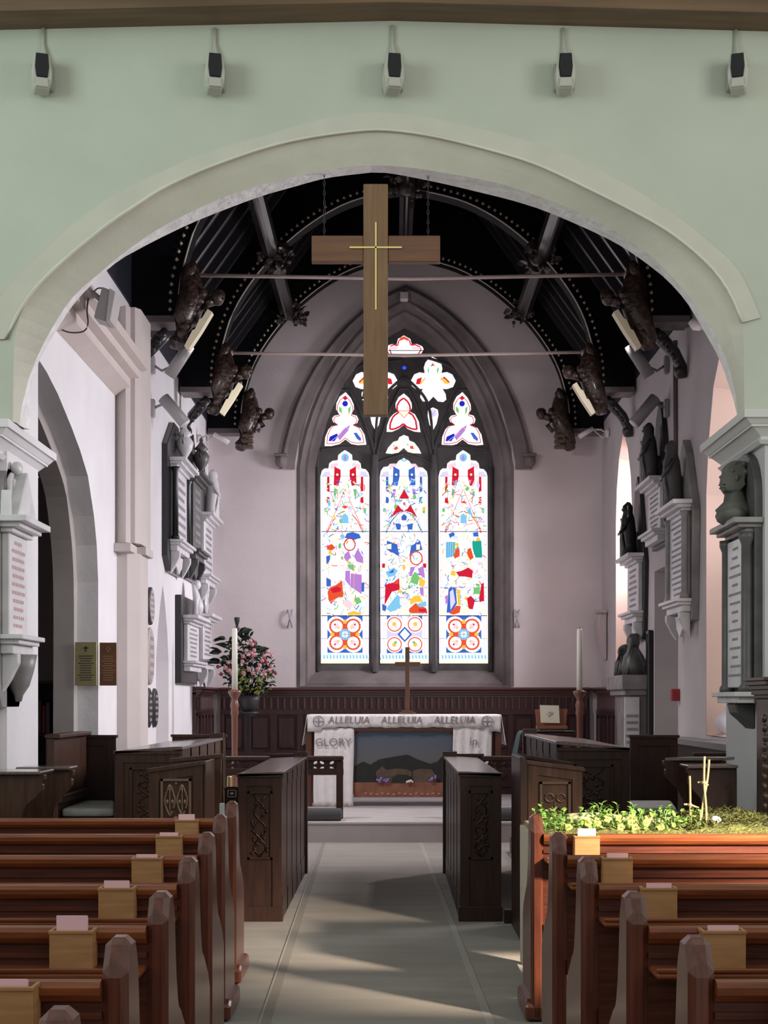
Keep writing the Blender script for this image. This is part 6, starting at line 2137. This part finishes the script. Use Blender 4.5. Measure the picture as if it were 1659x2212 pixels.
t = thing('scrolled_desk', 'nearer left stall desk with S-shaped scrolled end, cut by the left edge', 'choir stall', (-2.3, 9.0, 0))
scroll_end(t, X_(-60, 8.75), X_(92, 8.75), 8.75, Z_(1674, 8.75), 1, M_OAKB)
m = MB(); m.box(-2.9, X_(94, 8.8), 8.72, 9.08, Z_(1674, 8.75), Z_(1674, 8.75) + .02, bev=.006); m.build('book_board', mat('book_board_oak', (0.11, 0.075, 0.065), 0.17), t)
m = MB(); m.box(-2.9, X_(128, 9.4), 9.33, 9.37, 0, Z_(1690, 9.35), bev=.004)
o = m.build('stall_back_board', M_OAKB); tag(o, 'plain brown board filling behind the two scrolled desks on the left', 'board'); center_origin(o)
t = thing('scrolled_desk', 'farther left stall desk with S-shaped scrolled end, beside the cushion', 'choir stall', (-2.05, 9.3, 0))
scroll_end(t, X_(40, 9.25), X_(155, 9.25), 9.25, Z_(1664, 9.25), 1, M_OAKB)
m = MB(); m.box(X_(40, 9.3), X_(157, 9.3), 9.22, 9.46, Z_(1664, 9.25), Z_(1664, 9.25) + .02, bev=.006); m.build('book_board', mat('book_board_oak', (0.11, 0.075, 0.065), 0.17), t)
t = thing('scrolled_desk', 'right stall desk with S-shaped scrolled end, nearest the seat cushion', 'choir stall', (1.85, 9.3, 0))
scroll_end(t, X_(1437, 9.35), X_(1560, 9.35), 9.35, Z_(1643, 9.35), -1, M_OAK)
m = MB(); m.prism([(X_(1432, 9.35), 9.30), (X_(1560, 9.35), 9.30), (X_(1596, 9.35), 9.46), (X_(1500, 9.35), 9.46)], 'z', Z_(1643, 9.35), Z_(1643, 9.35) + .02, bev=.004); m.build('book_board', mat('book_board_oak', (0.11, 0.075, 0.065), 0.17), t)
t = thing('scrolled_desk', 'darker right stall desk standing behind the twig crosses by the right pier', 'choir stall', (2.1, 8.9, 0))
scroll_end(t, X_(1488, 8.95), X_(1592, 8.95), 8.95, Z_(1660, 8.95), -1, M_OAK)
m = MB(); m.box(X_(1484, 8.95), X_(1592, 8.95), 8.92, 9.2, Z_(1660, 8.95), Z_(1660, 8.95) + .02, bev=.005); m.build('book_board', mat('book_board_oak', (0.11, 0.075, 0.065), 0.17), t)

# white plastic bag and bits on the near window sill
m = MB()
bxp = [W(x, y, 12.6) for x, y in ((1540, 1600),)][0]
rnd = random.Random(5)
t_ = bmesh.new()
bmesh.ops.create_icosphere(t_, subdivisions=3, radius=1)
for v in t_.verts:
    n_ = 1 + .10 * math.sin(v.co.x * 7 + v.co.z * 5) + .08 * math.sin(v.co.y * 9)
    zz = max(-.35, v.co.z)
    v.co = Vector((v.co.x * .16 * n_, v.co.y * .22 * n_, max(-.09, zz * (.17 - .07 * v.co.y) * n_)))
bmesh.ops.translate(t_, verts=list(t_.verts), vec=Vector((XR + .18, 13.36, 1.245)))
m.put(t_, smooth=True)
o = m.build('plastic_bag', M_PLASTIC); tag(o, 'crumpled white plastic bag on the sill of the near south window', 'bag'); center_origin(o)

# lectern at the right edge
yl = 8.6
t = thing('carved_lectern', 'tall dark carved wooden lectern with heavy moulded top at the right edge', 'lectern', (2.35, yl + .2, 0))
lm = mat('lectern_oak', (0.060, 0.035, 0.020), .35, wood=(0.03, 0.017, 0.011), vscale=7, stretch=(6, 6, .6), coat=.3)
zt_ = Z_(1462, yl)
m = MB()
for (a, z0, z1) in ((0, zt_ - .02, zt_), (.012, zt_ - .045, zt_ - .02), (.03, zt_ - .07, zt_ - .045), (.045, zt_ - .10, zt_ - .07), (.06, zt_ - .12, zt_ - .10)):
    m.box(X_(1606, yl + .5) + a, 2.9, yl + a, yl + .5, z0, z1, bev=.003)
m.build('moulded_top', lm, t)
m = MB(); m.box(X_(1634, yl + .46), 2.8, yl + .07, yl + .46, 0, zt_ - .12, bev=.006); m.build('body', lm, t)
for z0, z1 in ((.12, .60), (.68, 1.38)):
    m = MB()
    xa_ = X_(1634, yl + .46) + .03
    for (p, q, r_, s_) in ((xa_, xa_ + .02, z0, z1), (xa_ + .5, xa_ + .52, z0, z1), (xa_, xa_ + .52, z0, z0 + .02), (xa_, xa_ + .52, z1 - .02, z1)):
        m.box(p, q, yl + .055, yl + .075, r_, s_, bev=.004)
    m.build('panel_moulding', mat('lectern_moulding', (0.16, 0.10, 0.05), .35), t)
m = MB()
for k in range(24):
    m.ball((X_(1633, yl + .3), yl + .09 + .012 * math.sin(k * 2), .1 + k * .055), (.016, .03, .026), 7)
m.build('carved_edge', lm, t)

# ================================================================ PEWS
def make_pew(name, label, s, L, group):
    """local frame: aisle face of the end at x=0, back face at y=0; s=-1 runs to the left, +1 to the right"""
    t = thing(name, label, 'pew', (0, 0, 0), group)

    def bx(mb, x0, x1, *r, **k):
        a, b = sorted((s * x0, s * x1))
        mb.box(a, b, *r, **k)

    def pr(mb, P, x0, x1, **k):
        a, b = sorted((s * x0, s * x1))
        mb.prism(P, 'x', a, b, **k)
    m = MB()
    P = [(0, 0), (0, .872), (.042, .937), (.112, .937), (.152, .872), (.158, .74), (.162, .665), (.175, .640), (.21, .630), (.235, .60), (.25, .56), (.40, .50), (.45, .44), (.45, 0)]
    pr(m, P, .0, .058, bev=.016)
    m.build('bench_end', M_PEWE, t)
    m = MB()
    pr(m, [(.02, .795), (.018, .80), (-.004, .806), (-.018, .822), (-.020, .838), (-.010, .850), (.010, .853), (.035, .848), (.05, .83), (.05, .795)], .058, L, bev=0)
    m.build('top_rail', M_PEW, t)
    m = MB()
    bx(m, .058, L, .015, .035, .40, .80)
    bx(m, .058, L, .004, .02, .765, .78)
    bx(m, .058, L, .004, .022, .38, .44)
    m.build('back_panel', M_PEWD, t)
    m = MB()
    bx(m, .058, L, -.125, .02, .728, .746, bev=.006)
    bx(m, .058, L, -.125, -.112, .746, .758, bev=.003)
    m.build('book_ledge', M_PEW, t)
    m = MB()
    bx(m, .058, L, .03, .44, .43, .455, bev=.006)
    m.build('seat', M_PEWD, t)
    m = MB()
    bx(m, L - .058, L, 0, .44, 0, .85, bev=.01)
    m.build('bench_end', M_PEWE, t)
    m = MB()
    bx(m, .058, L, .02, .04, .02, .30)
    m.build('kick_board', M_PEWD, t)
    # low foot sill rising into a small scroll on the aisle side
    m = MB()
    pr(m, [(.0, 0), (.46, 0), (.46, .07), (.42, .09), (.05, .09), (0, .07)], -.025, .075, bev=.010)
    m.build('foot_sill', M_PEWE, t)
    bxo = MB()
    bx(bxo, .247 - .057, .247 + .057, -.075, -.067, .747, .848, bev=.002)
    bx(bxo, .247 - .057, .247 + .057, -.008, .0, .747, .846)
    bx(bxo, .247 - .057, .247 - .050, -.067, -.008, .747, .847)
    bx(bxo, .247 + .050, .247 + .057, -.067, -.008, .747, .847)
    bx(bxo, .247 - .050, .247 + .050, -.067, -.008, .747, .752)
    b = bxo.build('booklet_box', M_BOX, t)
    m = MB()
    bx(m, .247 - .059, .247 + .059, -.0785, -.0675, .842, .8505, bev=.001)
    bx(m, .247 - .059, .247 - .0505, -.0675, .0, .842, .850)
    bx(m, .247 + .0505, .247 + .059, -.0675, .0, .842, .850)
    m.build('box_rim', M_BOX, b)
    return t


left_rows = [(2.63, -.539), (3.43, -.575), (4.23, -.604), (5.16, -.651), (6.12, -.705), (7.08, -.758), (8.0, -.80)]
right_rows = [(3.43, .650), (4.23, .638), (5.16, .629), (6.12, .6347), (7.08, .637)]
ordn = ['front', 'second', 'third', 'fourth', 'fifth', 'sixth', 'seventh']
pl = make_pew('pew', '', -1, 2.3, 'wooden pews left of the aisle')
pr_ = make_pew('pew', '', 1, 1.9, 'wooden pews right of the aisle')
prot = {'left': pl, 'right': pr_}
first = {'left': True, 'right': True}
for side, rows in (('left', left_rows), ('right', right_rows)):
    for i, (d, x) in enumerate(sorted(rows, key=lambda r: -r[0])):
        lab = '%s pew from the chancel in the %s block, varnished red-brown pine' % (ordn[i], side)
        if i == 0:
            o = prot[side]
            o.location = (x, d - .075, .0065)
            o['label'] = lab
        else:
            dup(prot[side], (x, d - .075, .0065), lab)
# pink booklets standing in the boxes
lift = {'left': [.030, .016, .014, .024, .040, .016, .012], 'right': [.034, .018, .016, .014, .0]}
for side, rows in (('left', left_rows), ('right', right_rows)):
    s = -1 if side == 'left' else 1
    for i, (d, x) in enumerate(sorted(rows, key=lambda r: -r[0])):
        if side == 'right' and i == 4:
            continue
        if side == 'left' and i == 6:
            continue
        h = lift[side][i]
        cx_ = x + s * .247
        m = MB()
        nsh = 4
        for k in range(nsh):
            m.box(cx_ - .041 + .002 * k, cx_ + .041 - .001 * k, d - .075 - .060 + .008 * k, d - .075 - .0545 + .008 * k, .7615, .855 + h - .0025 * k)
        o = m.build('service_booklets', M_PINK)
        tag(o, 'pink service booklets in the box of the %s pew from the chancel, %s block' % (ordn[i], side), 'booklets', 'pink booklets in the pew boxes')
        center_origin(o)

# ================================================================ EASTER GARDEN
yt = 7.62
t = thing('garden_table', 'table with pale cloth under the moss garden at the front of the right pews', 'table', (1.3, yt + .5, 0))
gx0, gx1 = X_(1148, 8.0), X_(1640, 7.7) + .25
gz = .765
m = MB(); m.box(gx0, gx1, yt, yt + .95, gz - .03, gz, bev=.006); m.build('table_top', M_OAKB, t)
m = MB(); m.prism([(yt + .0, 0.02), (yt + .94, 0.02), (yt + .95, gz + .002), (yt - .01, gz + .002)], 'x', gx0 - .012, gx0 - .004); m.build('side_cloth', mat('cream_cloth', (0.52, 0.46, 0.36), .9), t)
m = MB(); m.box(gx0 - .01, gx1 + .01, yt - .012, yt + .96, gz + .001, gz + .008); m.build('top_cloth', mat('cream_cloth', (0.52, 0.46, 0.36), .9), t)
for x in (gx0 + .04, gx1 - .04):
    for y in (yt + .04, yt + .90):
        m = MB(); m.box(x - .025, x + .025, y - .025, y + .025, 0, gz - .03); m.build('leg', M_OAKB, t)

t = thing('easter_garden', 'low tray garden of moss, ivy and primroses behind the front right pew', 'garden', (1.3, yt + .5, gz + .01))
m = MB(); m.box(gx0 + .01, gx1 - .02, yt + .01, yt + .93, gz + .01, gz + .035, bev=.004); m.build('tray', mat('tray_wood', (0.30, 0.24, 0.17), .7), t)
rnd = random.Random(11)
t_ = bmesh.new()
nx, ny = 80, 40
vs = []
for j in range(ny + 1):
    r = []
    for i in range(nx + 1):
        u, v = i / nx, j / ny
        x = gx0 + .03 + (gx1 - gx0 - .07) * u
        y = yt + .03 + .88 * v
        px_ = CX + x * F / y
        hill = .055 * math.exp(-((u - .78) / .16) ** 2) * math.sin(PI * min(1, max(0, v * 1.1)))
        e = min(1, min(u, 1 - u, v, 1 - v) * 12)
        z = gz + .034 + e * (.018 + hill + .008 * math.sin(x * 40 + y * 23) + .006 * rnd.random())
        r.append(t_.verts.new((x, y, z)))
    vs.append(r)
for j in range(ny):
    for i in range(nx):
        t_.faces.new((vs[j][i], vs[j][i + 1], vs[j + 1][i + 1], vs[j + 1][i]))
m = MB(); m.put(t_, recalc=True)
m.build('moss', M_MOSS, t)
m = MB()
for k in range(700):
    u = rnd.uniform(.52, .98)
    x = gx0 + (gx1 - gx0) * u
    y = yt + rnd.uniform(.05, .85)
    z = gz + .05 + .05 * math.exp(-((u - .78) / .16) ** 2)
    m.leaf((x, y, z), rnd.uniform(.03, .05), .010, rnd.uniform(0, 6.3), rnd.uniform(0.1, 1.0), 0)
m.build('moss_fronds', M_MOSS, t)
m = MB()
for k in range(420):
    u = rnd.betavariate(1.0, 1.25) * .60
    x = gx0 + .02 + (gx1 - gx0) * u
    y = yt + rnd.uniform(.06, .42)
    z = gz + .05 + rnd.random() ** 2 * .085
    m.leaf((x, y, z), rnd.uniform(.022, .045), rnd.uniform(.016, .026), rnd.uniform(0, 6.3), rnd.uniform(-.4, 1.0), rnd.uniform(-.8, .8))
m.build('ivy_leaves', M_IVY, t)
m = MB()
for k in range(46):
    x = gx0 + .02 + (gx1 - gx0) * rnd.uniform(0, .60)
    y = yt + rnd.uniform(.08, .4)
    h_ = rnd.uniform(.06, .14)
    dx = rnd.uniform(-.03, .03)
    m.tube([(x, y, gz + .035), (x + dx, y, gz + .035 + h_)], .0022, 4)
    for q in range(3):
        m.leaf((x + dx, y, gz + .03 + h_ - .012 * q), .034, .018, rnd.uniform(0, 6.3), .5, 0)
m.build('shoots', M_IVY, t)
for k in range(12):
    px = (1228, 1290, 1337, 1341, 1362, 1368, 1372, 1396, 1400, 1428, 1270, 1312)[k]
    y = yt + .10 + .02 * (k % 3)
    m = MB()
    x = X_(px, y)
    zc = gz + .065 + .02 * ((k * 7) % 3)
    for q in range(5):
        m.ball((x + .012 * math.cos(q * 1.257), y, zc + .012 * math.sin(q * 1.257)), (.010, .006, .010), 6)
    m.build('primrose', mat('primrose_yellow', (0.85, 0.72, 0.15), .6), t)
m = MB()
m.ball((X_(1547, 7.8), 7.8, gz + .095), (.028, .022, .022), 9, rot=(.3, .4, 0))
o = m.build('pebble', mat('white_pebble', (0.75, 0.72, 0.62), .6)); tag(o, 'white pebble at the foot of the twig crosses', 'pebble'); center_origin(o)
m = MB()
pts = spline([(X_(1225, 8.15), 8.15, gz + .075), (X_(1290, 8.15), 8.15, gz + .082), (X_(1360, 8.15), 8.15, gz + .062), (X_(1450, 8.1), 8.1, gz + .06)], 20)
m.tube(pts, .028, 8)
o = m.build('branch', mat('pale_branch', (0.40, 0.37, 0.22), .8, var=.3, vscale=30)); tag(o, 'pale bare branch lying along the back of the moss garden', 'branch'); center_origin(o)


def twig_cross(label, segs, y, ties):
    z0 = 1e9
    pts_all = [[W(px, py, y) for px, py in seg] for seg in segs]
    base = pts_all[0][-1]
    t = thing('twig_cross', label, 'cross', base, 'crosses of tied twigs in the moss garden')
    for k, pts in enumerate(pts_all):
        m = MB()
        m.tube(spline([(p[0], p[1] + .012 * k, p[2]) for p in pts], 12), .0062 if k < 2 else .005, 7)
        m.build('twig', M_TWIG, t)
    for px, py in ties:
        m = MB()
        p = W(px, py, y)
        m.ball((p[0], p[1] + .008, p[2]), (.014, .02, .012), 7)
        m.build('binding', mat('twine', (0.42, 0.33, 0.22), .9), t)


twig_cross('tallest twig cross in the moss garden, two long leaning sticks', [[(1522, 1634), (1521, 1690), (1525, 1740), (1526, 1786)], [(1533, 1641), (1529, 1685), (1519, 1740), (1514, 1784)], [(1509, 1691), (1520, 1690), (1532, 1697)]], 7.9, [(1521, 1691)])
twig_cross('small twig cross leaning at the back of the moss garden', [[(1490, 1676), (1491, 1720), (1491, 1776)], [(1478, 1738), (1492, 1739), (1510, 1746)]], 8.25, [(1491, 1739)])

m = MB(); m.ball((X_(1114, 12.2), 12.2, .30), (.035, .12, .055), 10)
m.box(X_(1108, 12.2), X_(1122, 12.2), 12.1, 12.3, .0, .26, bev=.01)
o = m.build('hassock', M_CLOTH); tag(o, 'pale hassock glimpsed between the right aisle desk and the clergy stall', 'hassock'); center_origin(o)
# small things by the left stalls
y = 12.5
t = thing('alms_box', 'small dark box with a framed diamond emblem beside the left communion rail', 'box', W(500, 1740, y))
x0, z1 = XZ(485, 1702, y); x1, z0 = XZ(516, 1728, y)
m = MB(); m.box(x0, x1, y, y + .16, 0, z1, bev=.006); m.build('body', M_OAKB, t)
m = MB(); m.box(x0 - .006, x1 + .006, y - .008, y + .17, z1 - .012, z1, bev=.003); m.build('lid', M_OAKB, t)
cx_, cz_ = XZ(501, 1714, y)
m = MB()
for (a, b, c, d) in ((-.035, .035, .024, .029), (-.035, .035, -.029, -.024), (-.035, -.030, -.029, .029), (.030, .035, -.029, .029)):
    m.box(cx_ + a, cx_ + b, y - .006, y + .001, cz_ + c, cz_ + d)
m.prism([(cx_ - .018, cz_), (cx_, cz_ - .010), (cx_ + .018, cz_), (cx_, cz_ + .012)], 'y', y - .006, y + .001)
m.build('emblem', M_CARD, t)
m = MB(); m.box(X_(490, 14.0), X_(500, 14.0), 14.0, 14.04, 0, Z_(1676, 14.0), bev=.01)
o = m.build('brass_post', M_BRASS); tag(o, 'slim brass post standing behind the small dark box', 'post'); center_origin(o)
m = MB(); m.box(X_(476, 8.45), X_(487, 8.45), 8.4, 8.42, .60, Z_(1735, 8.4), bev=.004)
m.box(X_(478, 8.45), X_(485, 8.45), 8.405, 8.415, 0, .60)
o = m.build('notice_board', mat('pale_grey_board', (0.34, 0.36, 0.36), .7)); tag(o, 'narrow pale grey board upright behind the front left pew end', 'board'); center_origin(o)

for o in list(bpy.data.objects):
    if '_o' in o.keys():
        del o['_o']
